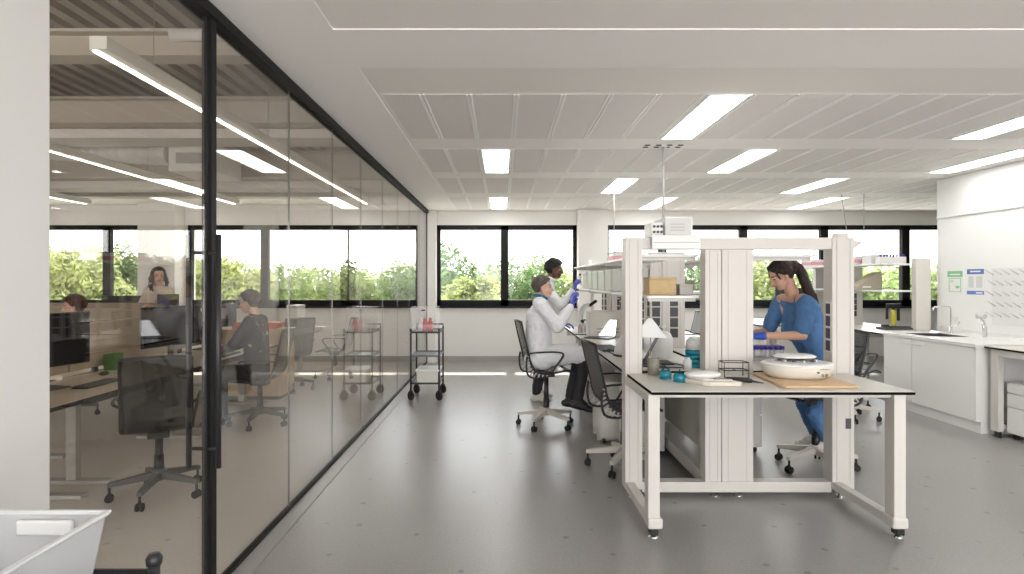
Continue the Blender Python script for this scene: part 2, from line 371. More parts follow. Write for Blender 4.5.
# ---- outside: ground, overhang, trees, far buildings
struct('trim_30', MB().box(XL-1, YB+.3, 2.78, XE+1, YB+1.60, 2.95), WALL)
GRS = mat('ground_pale', (.60, .57, .50), .95, noise_amt=.3, nscale=.5)
struct('ground', MB().box(-90, YB+.3, -3.7, 110, 160, -3.6), GRS)
struct('path', MB().box(-90, 26, -3.6, 110, 30, -3.58), mat('path_pale', (.45, .43, .38), .9))
def leafmat(name, c):
    m = bpy.data.materials.new(name); m.use_nodes = True; n = m.node_tree; b = n.nodes['Principled BSDF']
    tc = n.nodes.new('ShaderNodeTexCoord'); nz = n.nodes.new('ShaderNodeTexNoise'); nz.inputs['Scale'].default_value = 1.7; nz.inputs['Detail'].default_value = 3
    r = n.nodes.new('ShaderNodeValToRGB'); r.color_ramp.elements[0].position = .35; r.color_ramp.elements[1].position = .65
    r.color_ramp.elements[0].color = (*[v*.45 for v in c], 1); r.color_ramp.elements[1].color = (*[min(1, v*1.5) for v in c], 1)
    n.links.new(tc.outputs['Object'], nz.inputs[0]); n.links.new(nz.outputs[0], r.inputs[0]); n.links.new(r.outputs[0], b.inputs['Base Color'])
    b.inputs['Roughness'].default_value = .7
    tr = n.nodes.new('ShaderNodeBsdfTranslucent'); mx = n.nodes.new('ShaderNodeMixShader'); mx.inputs[0].default_value = .4
    n.links.new(r.outputs[0], tr.inputs[0]); n.links.new(b.outputs[0], mx.inputs[1]); n.links.new(tr.outputs[0], mx.inputs[2])
    n.links.new(mx.outputs[0], n.nodes['Material Output'].inputs[0]); return m
LM = [leafmat('leaf_mid', (.19, .25, .09)), leafmat('leaf_dark', (.10, .16, .055)), leafmat('leaf_yellow', (.30, .34, .13))]
BARK = mat('bark', (.12, .09, .065), .9)
def crown(rx, rz, h, dens, ls):
    mb = MB(); rnd = random.Random(int(rx*1000+rz*77))
    blobs = [(0, 0, h, .6)]
    for i in range(16):
        a = rnd.random()*2*PI; q = rnd.uniform(.25, .85); e = rnd.uniform(-.75, .95)
        blobs.append((math.cos(a)*rx*q*(1-.3*abs(e)), math.sin(a)*rx*q*(1-.3*abs(e)), h+e*rz*.75, rnd.uniform(.28, .5)))
    for (bx, by, bz, br) in blobs:
        for i in range(int(dens*br*br*8)):
            d = V((rnd.gauss(0, 1), rnd.gauss(0, 1), rnd.gauss(0, 1))).normalized()*rnd.uniform(.6, 1.1)
            c = V((bx+d.x*br*rx, by+d.y*br*rx, bz+d.z*br*rz)); 
            u = V((rnd.gauss(0, 1), rnd.gauss(0, 1), rnd.gauss(0, 1))).normalized(); vv = u.orthogonal().normalized()
            s = ls*rnd.uniform(.6, 1.3)
            mb.add([c-u*s, c-vv*s*.45, c+u*s, c+vv*s*.45], [(0, 1, 2, 3)])
    return mb
def raw(name, mb, m):   # fast path: no cleaning, many leaves
    me = bpy.data.meshes.new(name); me.from_pydata([tuple(v) for v in mb.v], [], mb.f); me.materials.append(m); return me
crs = [raw('foliage', crown(2.6, 2.6, 0, 230, .17), LM[0]), raw('foliage', crown(2.2, 3.4, 0, 240, .16), LM[1]), raw('foliage', crown(3.0, 2.2, 0, 230, .17), LM[2]), raw('foliage', crown(1.5, 1.3, 0, 300, .12), LM[2])]
def tree(kind, x, y, top, sc, label):
    rz = (2.6, 3.4, 2.2, 1.3)[kind]*sc; h = top-rz*1.05
    t = thing('tree' if kind != 3 else 'bush', (x, y, -3.6), random.random()*6, label, 'tree' if kind != 3 else 'bush', 'trees outside the far windows')
    f = bpy.data.objects.new('foliage', crs[kind]); C.objects.link(f); f.parent = t; f.location = (0, 0, h+3.6); f.scale = (sc,)*3
    obj('trunk', MB().tube([(0, 0, 0), (.05, .03, (h+3.6)*.5), (0, 0, h+3.6)], [.16*sc+.05, .12*sc+.03, .05], 8), BARK, t)
def at(px, d): return (px-503)*d/F
def zt(py, d): return H+(281-py)*d/F
TR = [ # kind, px, top py, depth, scale, words
 (1, 452, 247, 24, 1.0, 'dark green tree in the left part of the clear window beside the trolley'),
 (0, 495, 262, 27, 1.0, 'mid green tree behind the middle bar of the window left of the seated man'),
 (3, 477, 274, 20, 1.05, 'round pale green bush low in the window left of the seated man'),
 (2, 425, 270, 29, 1.0, 'light green tree seen beside the end post of the glass wall'),
 (1, 532, 258, 25, .9, 'dark tree in the window just left of the two scientists'),
 (0, 566, 262, 28, 1.0, 'green tree behind the head of the standing scientist'),
 (2, 605, 262, 27, .9, 'light green tree partly hidden by the white column'),
 (0, 640, 266, 30, 1.0, 'green tree behind the bench shelves, left side'),
 (1, 688, 256, 25, .9, 'dark green tree seen between the shelf box and the white centre column'),
 (0, 735, 258, 27, 1.0, 'green tree hidden mostly behind the white centre column'),
 (2, 762, 256, 24, .8, 'light tree seen left of the woman in blue'),
 (0, 808, 262, 28, 1.0, 'green tree behind the ponytail of the woman in blue'),
 (2, 850, 262, 30, 1.0, 'pale tree behind the right frame post'),
 (0, 888, 268, 26, .9, 'green tree seen between the far shelves'),
 (2, 925, 264, 27, 1.0, 'yellow-green tree at the right end of the windows'),
 (2, 970, 264, 30, 1.0, 'tree beyond the right wall corner'),
 (0, 405, 266, 26, 1.0, 'green tree seen through the glass wall behind the trolley reflection'),
 (2, 378, 272, 30, 1.0, 'pale tree seen through the glass wall left of the trolley reflection'),
 (1, 350, 264, 27, .9, 'dark tree seen through the middle of the glass wall'),
 (0, 322, 268, 25, .9, 'bushy tree seen through the glass wall above the far desk'),
 (1, 294, 264, 28, .9, 'dark tree seen through the glass wall right of the office window bar'),
 (0, 268, 268, 30, 1.0, 'tree behind the grey office window bar'),
 (2, 236, 256, 26, .9, 'pale green tree right of the door handle'),
 (0, 210, 264, 29, .9, 'tree seen behind the black door post'),
 (0, 182, 258, 26, .9, 'tree right of the woman in beige'),
 (2, 75, 243, 22, 1.0, 'large bright green tree at the left of the office window'),
 (0, 42, 250, 26, 1.0, 'tree at the left edge behind the white wall'),
 (1, 122, 240, 24, .7, 'narrow dark tree just right of the office window bar'),
 (0, 102, 262, 28, 1.0, 'green tree left of the office window bar'),
 (2, 148, 264, 29, 1.0, 'pale tree left of the woman in beige'),
]
for k, px, py, d, sc, wd in TR: tree(k, at(px, d), d, zt(py, d), sc*.85*d/24, wd)
# dense distant belt, far too many to count
mb = MB(); rnd = random.Random(3)
for i in range(26000):
    x = rnd.uniform(-60, 75); y = rnd.uniform(38, 46); top = .5+.9*noise.noise((x*.18, y*.1, 0))+.5*noise.noise((x*.6, 0, 3)); z = top-rnd.random()**1.6*5.5
    c = V((x, y, z)); u = V((rnd.gauss(0, 1), rnd.gauss(0, 1), rnd.gauss(0, 1))).normalized(); vv = u.orthogonal().normalized(); s = rnd.uniform(.2, .4)
    mb.add([c-u*s, c-vv*s*.6, c+u*s, c+vv*s*.6], [(0, 1, 2, 3)])
o = bpy.data.objects.new('distant_foliage', raw('distant_foliage', mb, LM[0])); C.objects.link(o); tag(o, 'dense green belt of distant shrubs and trees beyond the windows', 'foliage', None, 'stuff')
# ================= LAB FURNITURE
# ---- end bench (faces the camera)
B0, B1, XA, XZ, BZ = 3.51, 4.20, .90, 2.497, .90
t = thing('lab_bench', (0, 0, 0), 0, 'nearest lab bench, pale top with black edge on an open off-white frame, facing the camera', 'lab bench')
def top(t, x0, y0, x1, y1, z=BZ):
    obj('bench_top', MB().box(x0, y0, z-.020, x1, y1, z-.0035), EDGE, t, .001)
    obj('top_surface', MB().box(x0+.002, y0+.002, z-.0035, x1-.002, y1-.002, z), TOP, t)
top(t, XA, B0, XZ, B1)
def leg(mb_name, x0, y0, x1, y1, z0, z1, t, foot=True):
    l = obj(mb_name, MB().box(x0, y0, z0, x1, y1, z1), FRM, t, .005)
    return l
for x, s in ((.885, 1), (2.385, -1)):
    obj('leg', MB().box(x, 3.535, .075, x+.072, 3.625, BZ-.021), FRM, t, .004)
    obj('leg_cap', MB().box(x-.004, 3.522, .058, x+.088, 3.625, .125) if s > 0 else MB().box(x-.012, 3.522, .058, x+.082, 3.625, .125), FRM, t, .012)
    obj('lower_rail', MB().box(x+.004, 3.625, .06, x+.068, 4.24, .115), FRM, t, .004)
    obj('upper_rail', MB().box(x+.004, 3.625, BZ-.08, x+.068, 4.2, BZ-.021), FRM, t, .004)
    f = obj('foot', MB().box(x+.014, 3.53, .018, x+.062, 3.59, .06), BLK, t, .004)
    obj('levelling_foot', MB().lathe([(.034, 0), (.034, .004), (.012, .012), (.008, .02)], 16, (x+.038, 3.56, 0)), CHROME, f)
obj('apron', MB().box(.957, 3.56, BZ-.045, 2.385, 3.60, BZ-.021), FRM, t)
obj('cable_clip', MB().cb((.975, 3.72, .845), (.03, .04, .04)), BLK, t)
# ---- gantry: outer posts, top beam, lower beam
t = thing('service_frame', (0, 0, 0), 0, 'tall off-white goalpost frame behind the nearest bench, with top beam and side posts', 'service frame')
PX = [(.885, 1.01), (2.385, 2.545)]
for i, (a, b) in enumerate(PX):
    p = obj('post', MB().box(a, 4.20, .06, b, 4.32, 1.885), FRM, t, .004)
    obj('post_groove', MB().box(a+.03, 4.197, .12, a+.033, 4.2005, 1.87).box(b-.033, 4.197, .12, b-.03, 4.2005, 1.87), mat('groove_shade', (.52, .50, .47), .5), p)
    for q in (4.215, 4.29):
        obj('levelling_foot', MB().lathe([(.034, 0), (.034, .004), (.012, .012), (.008, .06)], 16, (a+.06, q, 0)), CHROME, p)
    if i: obj('post_cap', MB().box(a+.05, 4.22, 1.885, a+.13, 4.30, 1.92), FRM, p, .004)
sk = obj('socket_strip', MB().box(2.3825, 4.215, 1.05, 2.385, 4.285, 1.42), WPL, t)
for k in range(4): obj('socket', MB().box(2.379, 4.222, 1.06+k*.09, 2.3825, 4.278, 1.135+k*.09), DGR, sk, .002)
obj('lower_socket', MB().box(2.50-.02, 4.196, .50, 2.50+.02, 4.1995, .575), DGR, t, .003)
bm = obj('top_beam', MB().box(1.011, 4.205, 1.80, 2.384, 4.315, 1.8845), FRM, t, .003)
obj('beam_end', MB().prism([(2.545, 1.80), (2.60, 1.835), (2.61, 1.855), (2.545, 1.872)], 4.215, 4.305, 'y'), FRM, bm, .003)
lb = obj('lower_beam', MB().box(1.01, 4.21, .035, 2.385, 4.30, .11), FRM, t, .004)
obj('beam_foot', MB().lathe([(.034, 0), (.034, .004), (.012, .012), (.008, .04)], 16, (1.55, 4.25, 0)), CHROME, lb)
obj('beam_foot', MB().lathe([(.034, 0), (.034, .004), (.012, .012), (.008, .04)], 16, (1.72, 4.25, 0)), CHROME, lb)
# ---- service columns along the spine
XC0, XC1 = 1.47, 1.82
def column(y, label, sockets, z1=1.80, loc=None):
    t = thing('service_column', (XC0, y, 0), 0, label, 'service column', 'service columns of the bench island')
    wd = XC1-XC0; z0 = .11 if not sockets else .162
    a = obj('column_panel', MB().box(0, 0, z0, .118, .12, z1), FRM, t, .004)
    b = obj('column_panel', MB().box(.122, 0, z0, wd, .12, z1), FRM, t, .004)
    obj('panel_groove', MB().box(.03, -.002, z0+.01, .034, .0, z1-.01).box(.088, -.002, z0+.01, .092, 0, z1-.01), mat('groove_shade', (.52, .50, .47), .5), a)
    obj('panel_groove', MB().box(.165, -.002, z0+.01, .169, .0, z1-.01).box(.30, -.002, z0+.01, .304, 0, z1-.01), mat('groove_shade', (.52, .50, .47), .5), b)
    if sockets:
        for (cx, pr) in ((.06, a), (.24, b)):
            for k in range(4): obj('socket', MB().cb((cx, -.004, 1.05+k*.105), (.078, .008, .09)), DGR, pr, .003)
        for (cx, pr) in ((.0, a),):
            for k in range(4): obj('socket', MB().cb((-.004, .06, 1.05+k*.105), (.008, .06, .09)), DGR, pr, .003)
column(4.215, 'broad off-white centre column of the near frame, between the amber box and the woman in blue', False)
column(5.8, 'white service column with two rows of black sockets, first behind the near frame', True, 1.86)
column(7.2, 'white service column with black sockets, second behind the near frame', True, 1.86)
column(8.5, 'white service column at the far end of the bench island', True, 1.86)
# spine box
t = thing('cable_trough', (0, 4.34, 0), 0, 'low off-white cable trough running back under the bench island', 'cable trough')
obj('trough', MB().box(XC0, 0, .06, XC1, 4.1, .16), FRM, t, .004)
obj('back_panel', MB().box(1.60, 0, .22, 1.64, 4.1, .86), PED, t)
# ---- side benches
def cleg(y, x0, x1, t):
    mb = MB().box(x0, y, .0, x1, y+.045, .06).box(x0, y, .78, x1, y+.045, .86).box(x1-.07 if x0 < 1.2 else x0, y, .03, x1 if x0 < 1.2 else x0+.07, y+.045, .86)
    l = obj('leg', mb, FRM, t, .004)
def sidebench(x0, x1, y0, y1, label, grp):
    t = thing('lab_bench', (0, 0, 0), 0, label, 'lab bench', grp)
    top(t, x0, y0+.002, x1, y1-.002)
    cleg(y0+.03, x0+.03, x1-.02, t); cleg(y1-.08, x0+.03, x1-.02, t)
    obj('upper_rail', MB().box(x0+.06, y0+.05, .82, x0+.10, y1-.05, .879), FRM, t)
    return t
nm = ['nearest', 'middle', 'farthest']
for i in range(3):
    ya, yb = [(4.34, 5.79), (5.93, 7.19), (7.33, 8.49)][i]
    sidebench(XA, 1.596, ya, yb, ['nearest left-hand bench module, beside the empty mesh chair', 'middle left-hand bench module, in front of the seated scientist', 'farthest left-hand bench module, by the standing scientist'][i], 'left benches of the island')
    sidebench(1.644, 2.42, ya, yb, ['nearest right-hand bench module, in front of the woman in blue', 'middle right-hand bench module behind the woman in blue', 'farthest right-hand bench module toward the windows'][i], 'right benches of the island')
    for (x0, x1, sd) in ((1.04, XC0-.003, 'left'), (XC1+.003, 2.22, 'right')):
        for (z, w_) in ((1.46, 'lower'), (1.77, 'upper')):
            if sd == 'right' and i == 0 and z < 1.6: continue
            if z > 1.6 : xa, xb = (x0, x1) if sd == 'left' else (x0, x1+.12)
            else: xa, xb = x0+(.04 if sd == 'left' else 0), x1
            s = thing('shelf', ((xa+xb)/2, (ya+yb)/2, z), 0, '%s white %s-hand shelf over the bench island, %s section' % (w_, sd, nm[i]), 'shelf', 'shelves over the bench island')
            hx = (xb-xa)/2; hy = (yb-ya)/2-.002
            obj('shelf_board', MB().box(-hx, -hy, -.02, hx, hy, 0), mat('shelf_white', (.86, .86, .85), .3), s, .003)
            obj('bracket', MB().box(-hx+.02, -hy+.06, -.045, hx-.005, -hy+.075, -.02), FRM, s); obj('bracket', MB().box(-hx+.02, hy-.075, -.045, hx-.005, hy-.06, -.02), FRM, s)
    if i: # slim shelf uprights
        pass
for (x, sd) in ((1.30, 'left'), (2.06, 'right')):
    for k, y in enumerate((5.74, 7.14, 8.44)):
        obj('shelf_upright', MB().box(x-.02, y, .90, x+.02, y+.04, 1.86), FRM, None, .003, label='slim white shelf upright on the %s side of the island, %s one' % (sd, nm[k]), cat='shelf upright', group='shelf uprights')
# ---- pedestals
def pedestal(x0, y0, x1, y1, z1, face, label, m=PED, cast=True):
    t = thing('drawer_pedestal', ((x0+x1)/2, (y0+y1)/2, 0), 0, label, 'drawer pedestal')
    hx, hy = (x1-x0)/2, (y1-y0)/2
    obj('carcass', MB().box(-hx+(.018 if face == '-x' else 0), -hy, .055, hx-(.018 if face == '+x' else 0), hy, z1), m, t, .004)
    zs = [(.06, .06+(z1-.06)*.52), (.06+(z1-.06)*.53, .06+(z1-.06)*.80), (.06+(z1-.06)*.81, z1-.004)]
    for a, b in zs:
        xx = (-hx, -hx+.016) if face == '-x' else (hx-.016, hx)
        obj('drawer', MB().box(xx[0], -hy+.003, a, xx[1], hy-.003, b-.006), m, t, .002)
    for sx in (-1, 1):
        for sy in (-1, 1):
            obj('caster', MB().tube([(sx*(hx-.05)-.012, sy*(hy-.05), .027), (sx*(hx-.05)+.012, sy*(hy-.05), .027)], .0265, 12).cyl(sx*(hx-.05), sy*(hy-.05), .03, .056, .008, n=8), BLK, t)
    return t
pedestal(.93, 5.58, 1.40, 6.02, .60, '-x', 'off-white drawer pedestal on casters under the left bench, behind the empty mesh chair')
pedestal(1.10, 5.16, 1.44, 5.52, .60, '-x', 'off-white drawer pedestal seen between the left post and the cable trough')
pedestal(1.90, 5.28, 2.36, 5.72, .62, '+x', 'off-white drawer pedestal under the right bench, left of the blue trouser leg')
pedestal(.96, 7.25, 1.40, 7.7, .60, '-x', 'off-white drawer pedestal under the bench by the standing scientist')
# ---- pendants
def pendant(x, y, z0, label, plate=True, lean=0):
    t = thing('pendant_pole', (x, y, 0), 0, label, 'pendant pole', 'thin poles hanging from the ceiling')
    obj('pole', MB().tube([(lean, 0, z0), (0, 0, RZ-.012)], .012 if plate else .006, 10), mat('pole_grey', (.38, .37, .36), .4), t)
    p = obj('ceiling_plate', MB().lathe([(.045, -.012), (.045, 0)], 20, (0, 0, RZ)), STRIP, t)
    if plate:
        for i in range(4):
            for j in range(2): obj('vent_slot', MB().cb((-.17+i*.11, -.045+j*.09, RZ-.006), (.05, .02, .008)), DGR, t)
pendant(1.62, 5.86, 1.86, 'thin grey pole dropping from a slotted ceiling plate onto the white boxes')
pendant(1.64, 8.56, 1.86, 'thin grey pole above the red and white box at the far left shelf', False)
pendant(5.6, 9.0, 1.86, 'thin grey pole at the right, hanging over the far shelves', False)
pendant(5.25, 9.0, 1.80, 'thin slanting cable right of the near frame post', False, .16)
# ---- shelves' goods
def carton(name, x0, y0, z0, x1, y1, z1, m, label, cat='box', group=None, lid=True, bev=.004):
    t = thing(name, ((x0+x1)/2, (y0+y1)/2, z0), 0, label, cat, group); hx, hy = (x1-x0)/2, (y1-y0)/2
    h = z1-z0
    obj('box_body', MB().box(-hx, -hy, 0, hx, hy, h-(.02 if lid else 0)), m, t, bev)
    if lid: obj('lid', MB().box(-hx-.003, -hy-.003, h-.02, hx+.003, hy+.003, h), m, t, bev)
    return t
carton('storage_box', 1.13, 4.48, 1.461, 1.34, 4.66, 1.60, CARD, 'amber-brown cardboard box on the lower shelf just right of the near left post')
carton('storage_box', 1.36, 4.46, 1.461, 1.46, 4.80, 1.545, mat('grey_carton', (.55, .53, .50), .6), 'low grey box on the shelf right of the amber box')
# equipment on top of the gantry
t = thing('control_box', (0, 0, 0), 0, 'white instrument box on top of the frame, upper of the two, front fully in view', 'instrument')
obj('housing', MB().box(1.19, 4.25, 1.901, 1.39, 4.60, 2.04), WPL, t, .006); 
hh = obj('front_panel', MB().box(1.20, 4.245, 1.911, 1.38, 4.252, 2.03), mat('panel_light_grey', (.66, .65, .63), .4), t)
for k in range(3): obj('panel_line', MB().box(1.225, 4.242, 1.94+k*.022, 1.33, 4.246, 1.944+k*.022), GREYB, hh)
t = thing('flat_instrument', (0, 0, 0), 0, 'wide flat white instrument base under the control box on the frame', 'instrument')
obj('housing', MB().box(1.07, 4.19, 1.886, 1.42, 4.66, 1.90).box(1.07, 4.165, 1.80, 1.42, 4.19, 1.90), WPL, t, .004)
obj('trim_line', MB().box(1.08, 4.162, 1.845, 1.41, 4.166, 1.849), GREYB, t)
t = thing('valve_block', (1.14, 4.38, 1.902), 0, 'small white block with black round ports left of the upper instrument box', 'instrument')
obj('block', MB().box(-.05, -.10, 0, .045, .10, .10), WPL, t, .01)
for i in range(2):
    for j in range(3): obj('port', MB().tube([(-.025+j*.027, -.108, .03+i*.04), (-.025+j*.027, -.099, .03+i*.04)], .010, 10), DGR, t)
# box with red labels, far left top shelf
def redbox(x, y, z, label):
    t = thing('labelled_box', (x, y, z), 0, label, 'box', 'white boxes with red labels')
    obj('box_body', MB().cb((0, 0, .055), (.30, .34, .11)), WPL, t, .006)
    obj('label_band', MB().box(-.153, -.173, .03, .153, -.168, .08).box(-.155, -.17, .03, -.15, .17, .08), PINK, t); obj('handle_bar', MB().box(-.16, -.18, .11, .16, .18, .12), DGR if 'left' in label else WPL, t, .003)
redbox(1.38, 6.6, 1.772, 'box with dark rim and red labels on the top left shelf beyond the near post')
redbox(5.35, 8.75, 1.811, 'white box with faint red labels on the far shelf, right of the near frame post')
redbox(5.38, 10.0, 1.811, 'white box with red labels on the far shelf, above the blue shoulder')
# translucent bins in the left lower shelf
for i in range(6):
    y = 5.95+i*.46
    t = thing('plastic_bin', (1.30, y, 1.461), 0, 'frosted plastic bin on the lower left shelf, %s in the row from the near post' % ['first', 'second', 'third', 'fourth', 'fifth', 'last'][i], 'bin', 'frosted bins on the left shelf')
    obj('bin_wall', MB().box(-.14, -.19, 0, .14, .19, .006).box(-.14, -.19, 0, -.134, .19, .22).box(.134, -.19, 0, .14, .19, .22).box(-.134, -.19, 0, .134, -.184, .22).box(-.134, .184, 0, .134, .19, .22), FROST, t)
    obj('lid', MB().box(-.145, -.195, .22, .145, .195, .235), WPL, t, .003)
carton('storage_box', 1.20, 7.85, 1.772, 1.42, 8.15, 1.86, WPL, 'small white box on the top left shelf behind the scientists')
# ================= bench-top equipment
def laptop(x, y, z, rot, label, scrm=SCREENW, tilt=20):
    t = thing('laptop', (x, y, z), rot, label, 'laptop')
    obj('keyboard_base', MB().box(-.11, -.155, 0, .11, .155, .014), DGR, t, .003)
    m = M4.Translation((.11, 0, .014)) @ M4.Rotation(math.radians(tilt), 4, 'Y')
    s = obj('screen_lid', MB().box(-.004, -.155, 0, .004, .155, .21, m), DGR, t, .002)
    obj('screen', MB().box(-.0055, -.148, .008, -.0042, .148, .203, m), scrm, s)
laptop(1.13, 6.78, BZ, math.radians(60), 'open laptop with bright white screen on the bench before the seated scientist')
t = thing('instrument_cabinet', (1.22, 7.05, BZ), 0, 'squat cream bench instrument beside the laptop, below the shelf', 'instrument')
obj('housing', MB().box(-.19, -.15, 0, .24, .15, .31), CREAM, t, .012); obj('front_door', MB().box(-.196, -.12, .03, -.19, .12, .28), WPL, t, .006)
obj('vent', MB().box(-.10, -.153, .05, .16, -.150, .07).box(-.10, -.153, .09, .16, -.150, .11), GREYB, t)
t = thing('notebook_tablet', (1.02, 5.75, BZ), .1, 'black flat keyboard pad on the bench right of the empty mesh chair', 'keyboard')
obj('keyboard_body', MB().box(-.10, -.25, 0, .12, .22, .014), BLK, t, .003)
kk = MB()
for i in range(12):
    for j in range(5): kk.cb((-.075+j*.042, -.225+i*.038, .016), (.034, .030, .004))
obj('keys', kk, DGR, t)
# round centrifuge dome partly behind post
t = thing('round_heater', (1.12, 5.2, BZ), 0, 'white rounded bench machine partly hidden by the near left post', 'instrument')
obj('body', MB().lathe([(.115, 0), (.125, .02), (.12, .06), (.10, .11), (.07, .16), (.05, .19), (.0, .20)], 28), WPL, t); obj('base_ring', MB().lathe([(.13, 0), (.13, .018), (.11, .02)], 28), DGR, t)
# headset-like cable
o = obj('cable', MB().tube([(.98+.04*math.cos(a*.5), 5.35+.12*math.sin(a*.5), .905+.012*(1+math.sin(a))) for a in range(0, 12)], .005, 6), DGR, label='thin dark cable looped on the bench edge by the white rounded machine', cat='cable')
# microscope
def microscope(x, y, rot, label, z=BZ):
    t = thing('microscope', (x, y, z), rot, label, 'microscope')
    obj('base', MB().box(-.10, -.09, 0, .12, .09, .045), WPL, t, .01)
    arm = [( .09, 0, .04), (.12, 0, .14), (.11, 0, .25), (.06, 0, .33), (-.0, 0, .345)]
    obj('arm', MB().tube(arm, [.04, .038, .036, .034, .03], 10), WPL, t)
    obj('stage', MB().box(-.08, -.07, .13, .08, .07, .145), BLK, t, .002)
    obj('objective', MB().cyl(0, 0, .16, .27, .014, .026, 12), STEEL, t)
    obj('eyepiece', MB().tube([(0, -.025, .33), (-.10, -.025, .40)], .018, 10).tube([(0, .025, .33), (-.10, .025, .40)], .018, 10), BLK, t)
    obj('focus_knob', MB().tube([(.10, -.065, .12), (.10, .065, .12)], .024, 14), BLK, t)
microscope(1.18, 7.95, PI, 'white and black microscope on the far left bench behind the cream instrument')
for i in range(3):
    t = thing('reagent_bottle', (1.0+.09*i, 7.52+.05*(i % 2), BZ), 0, 'small clear bottle with pinkish content by the gloved hands, %s' % ['left one', 'middle one', 'right one'][i], 'bottle', 'small bottles at the standing scientist')
    obj('glass_body', MB().lathe([(.026, 0), (.028, .01), (.028, .08), (.012, .1), (.012, .115)], 14), frosted('pinkish_plastic', (.75, .6, .58), .6), t); obj('cap', MB().lathe([(.015, .112), (.015, .14), (0, .14)], 14), WPL, t)
# folded white paper cone + monitor stand behind the near post
t = thing('monitor', (1.17, 4.72, BZ), 0, 'black monitor seen edge-on with cable, just inside the near left post', 'monitor')
m = M4.Rotation(math.radians(28), 4, 'Y')
obj('stand_base', MB().box(-.10, -.10, 0, .20, .10, .014), BLK, t, .004)
obj('stand_pole', MB().box(-.055, -.02, .01, -.03, .02, .20), BLK, t, .003)
s = obj('screen_housing', MB().box(-.012, -.17, .05, .012, .17, .34, M4.Translation((-.08, 0, 0)) @ m), DGR, t, .003)
obj('screen', MB().box(-.0135, -.16, .06, -.0121, .16, .33, M4.Translation((-.08, 0, 0)) @ m), WPL, s)
t = thing('acrylic_shield', (1.17, 4.56, BZ), 0, 'white triangular folded shield on a thin stalk, above the taupe cup', 'shield')
obj('folded_sheet', MB().prism([(-.145, .235), (.12, .22), (.0, .375), (-.03, .38)], -.012, -.006, 'y'), WPL, t)
obj('stalk', MB().tube([(-.01, 0, .01), (-.01, 0, .24)], .005, 8), STEEL, t); obj('base_plate', MB().box(-.08, -.05, 0, .10, .05, .01), BLK, t, .003)
obj('cable', MB().tube([(1.2, 4.45, .905), (1.34, 4.42, .91), (1.42, 4.47, .912), (1.36, 4.55, .92), (1.25, 4.58, .91)], .005, 6), BLK, label='black cable curling on the bench behind the blue dispensers', cat='cable')
# taupe cup
t = thing('pen_cup', (1.075, 4.145, BZ), 0, 'plain taupe cylindrical cup by the near left post', 'cup')
obj('cup_wall', MB().lathe([(.0, 0), (.040, 0), (.042, .118), (.039, .118), (.036, .01), (0, .01)], 28), OLIVE, t)
for i in range(3): obj('pipette', MB().tube([(.01*i-.01, .008*i, .012), (.028*i-.028, .012*i, .175)], .0035, 6), STEEL, t)
# blue tape rings / dispensers
def ring(x, y, label, rot):
    t = thing('tube_holder', (x, y, BZ), rot, label, 'holder', 'blue plastic holders')
    obj('holder_body', MB().lathe([(.030, 0), (.040, .008), (.042, .03), (.034, .055), (.030, .056), (.037, .03), (.035, .012), (.026, .006)], 20), TEALP, t)
    obj('holder_loop', MB().tube([(.03*math.cos(a/10*PI), 0, .045+.032*math.sin(a/10*PI)) for a in range(11)], .006, 8), TEALG, t)
    obj('base_ring', MB().lathe([(.041, 0), (.041, .005), (.03, .005)], 20), TEALP, t)
ring(1.115, 3.98, 'round translucent blue holder on the near bench, left of the pair', .3); ring(1.175, 3.86, 'squarer translucent blue holder on the near bench, right of the pair', 1.2)
# white bench scale
t = thing('bench_scale', (1.375, 3.80, BZ), 0, 'cream bench scale with rounded pan and slot, in front of the centre column', 'scale')
obj('scale_body', MB().prism([(-.20, .07), (-.10, -.10), (-.06, -.125), (.13, -.125), (.15, -.10), (.06, .06), (.02, .10), (-.17, .11)], 0, .028).prism([(-.18, .07), (-.09, -.08), (.10, -.08), (.03, .07), (-.15, .10)], .028, .04), CREAM, t, .009, seg=3)
obj('pan', MB().lathe([(0, .04), (.09, .04), (.11, .052), (.108, .066), (.06, .075), (0, .077)], 28, (-.06, .02, 0), 1.1, .75), WPL, t)
obj('display_slot', MB().box(-.02, -.078, .0385, .09, -.055, .0415), DGR, t)
# blue jar and white bottle behind scale
t = thing('jar_stack', (1.495, 4.52, BZ), 0, 'stack of teal blue dishes with a clear cover, left of the centre column', 'dishes')
for k in range(4): obj('dish', MB().lathe([(0, .002), (.075, .002), (.076, .030), (.07, .032), (0, .03)], 28, (0, 0, k*.034)), TEALP, t)
obj('cover', MB().lathe([(.07, .138), (.068, .20), (.04, .235), (.0, .24)], 28), FROST, t)
t = thing('carboy', (1.40, 5.1, BZ), 0, 'white plastic canister behind the teal dishes', 'canister')
obj('canister_body', MB().lathe([(.085, 0), (.09, .01), (.09, .17), (.07, .21), (.025, .235), (.025, .25)], 24), WPL, t); obj('cap', MB().lathe([(.03, .245), (.03, .275), (0, .275)], 16), WPL, t)
t = thing('pump', (1.40, 4.40, BZ), 0, 'small white syringe-like cup in front of the teal dishes', 'cup')
obj('cup_wall', MB().lathe([(0, 0), (.03, 0), (.032, .07), (.02, .075), (.018, .09), (0, .09)], 18), WPL, t)
# wire rack
t = thing('wire_rack', (1.615, 4.06, BZ), 0, 'small black wire rack in front of the centre column', 'rack')
for y in (-.05, .05):
    obj('rack_side', MB().tube([(-.085, y, 0), (-.085, y, .105), (.085, y, .105), (.085, y, 0)], .0042, 6), BLK, t)
obj('rack_shelf', MB().tube([(-.085, -.05, .05), (.085, -.05, .05), (.085, .05, .05), (-.085, .05, .05)], .004, 6, close=True).tube([(-.085, -.05, .105), (-.085, .05, .105)], .004, 6).tube([(.085, -.05, .105), (.085, .05, .105)], .004, 6).tube([(0, -.05, .05), (0, .05, .05)], .003, 6), BLK, t)
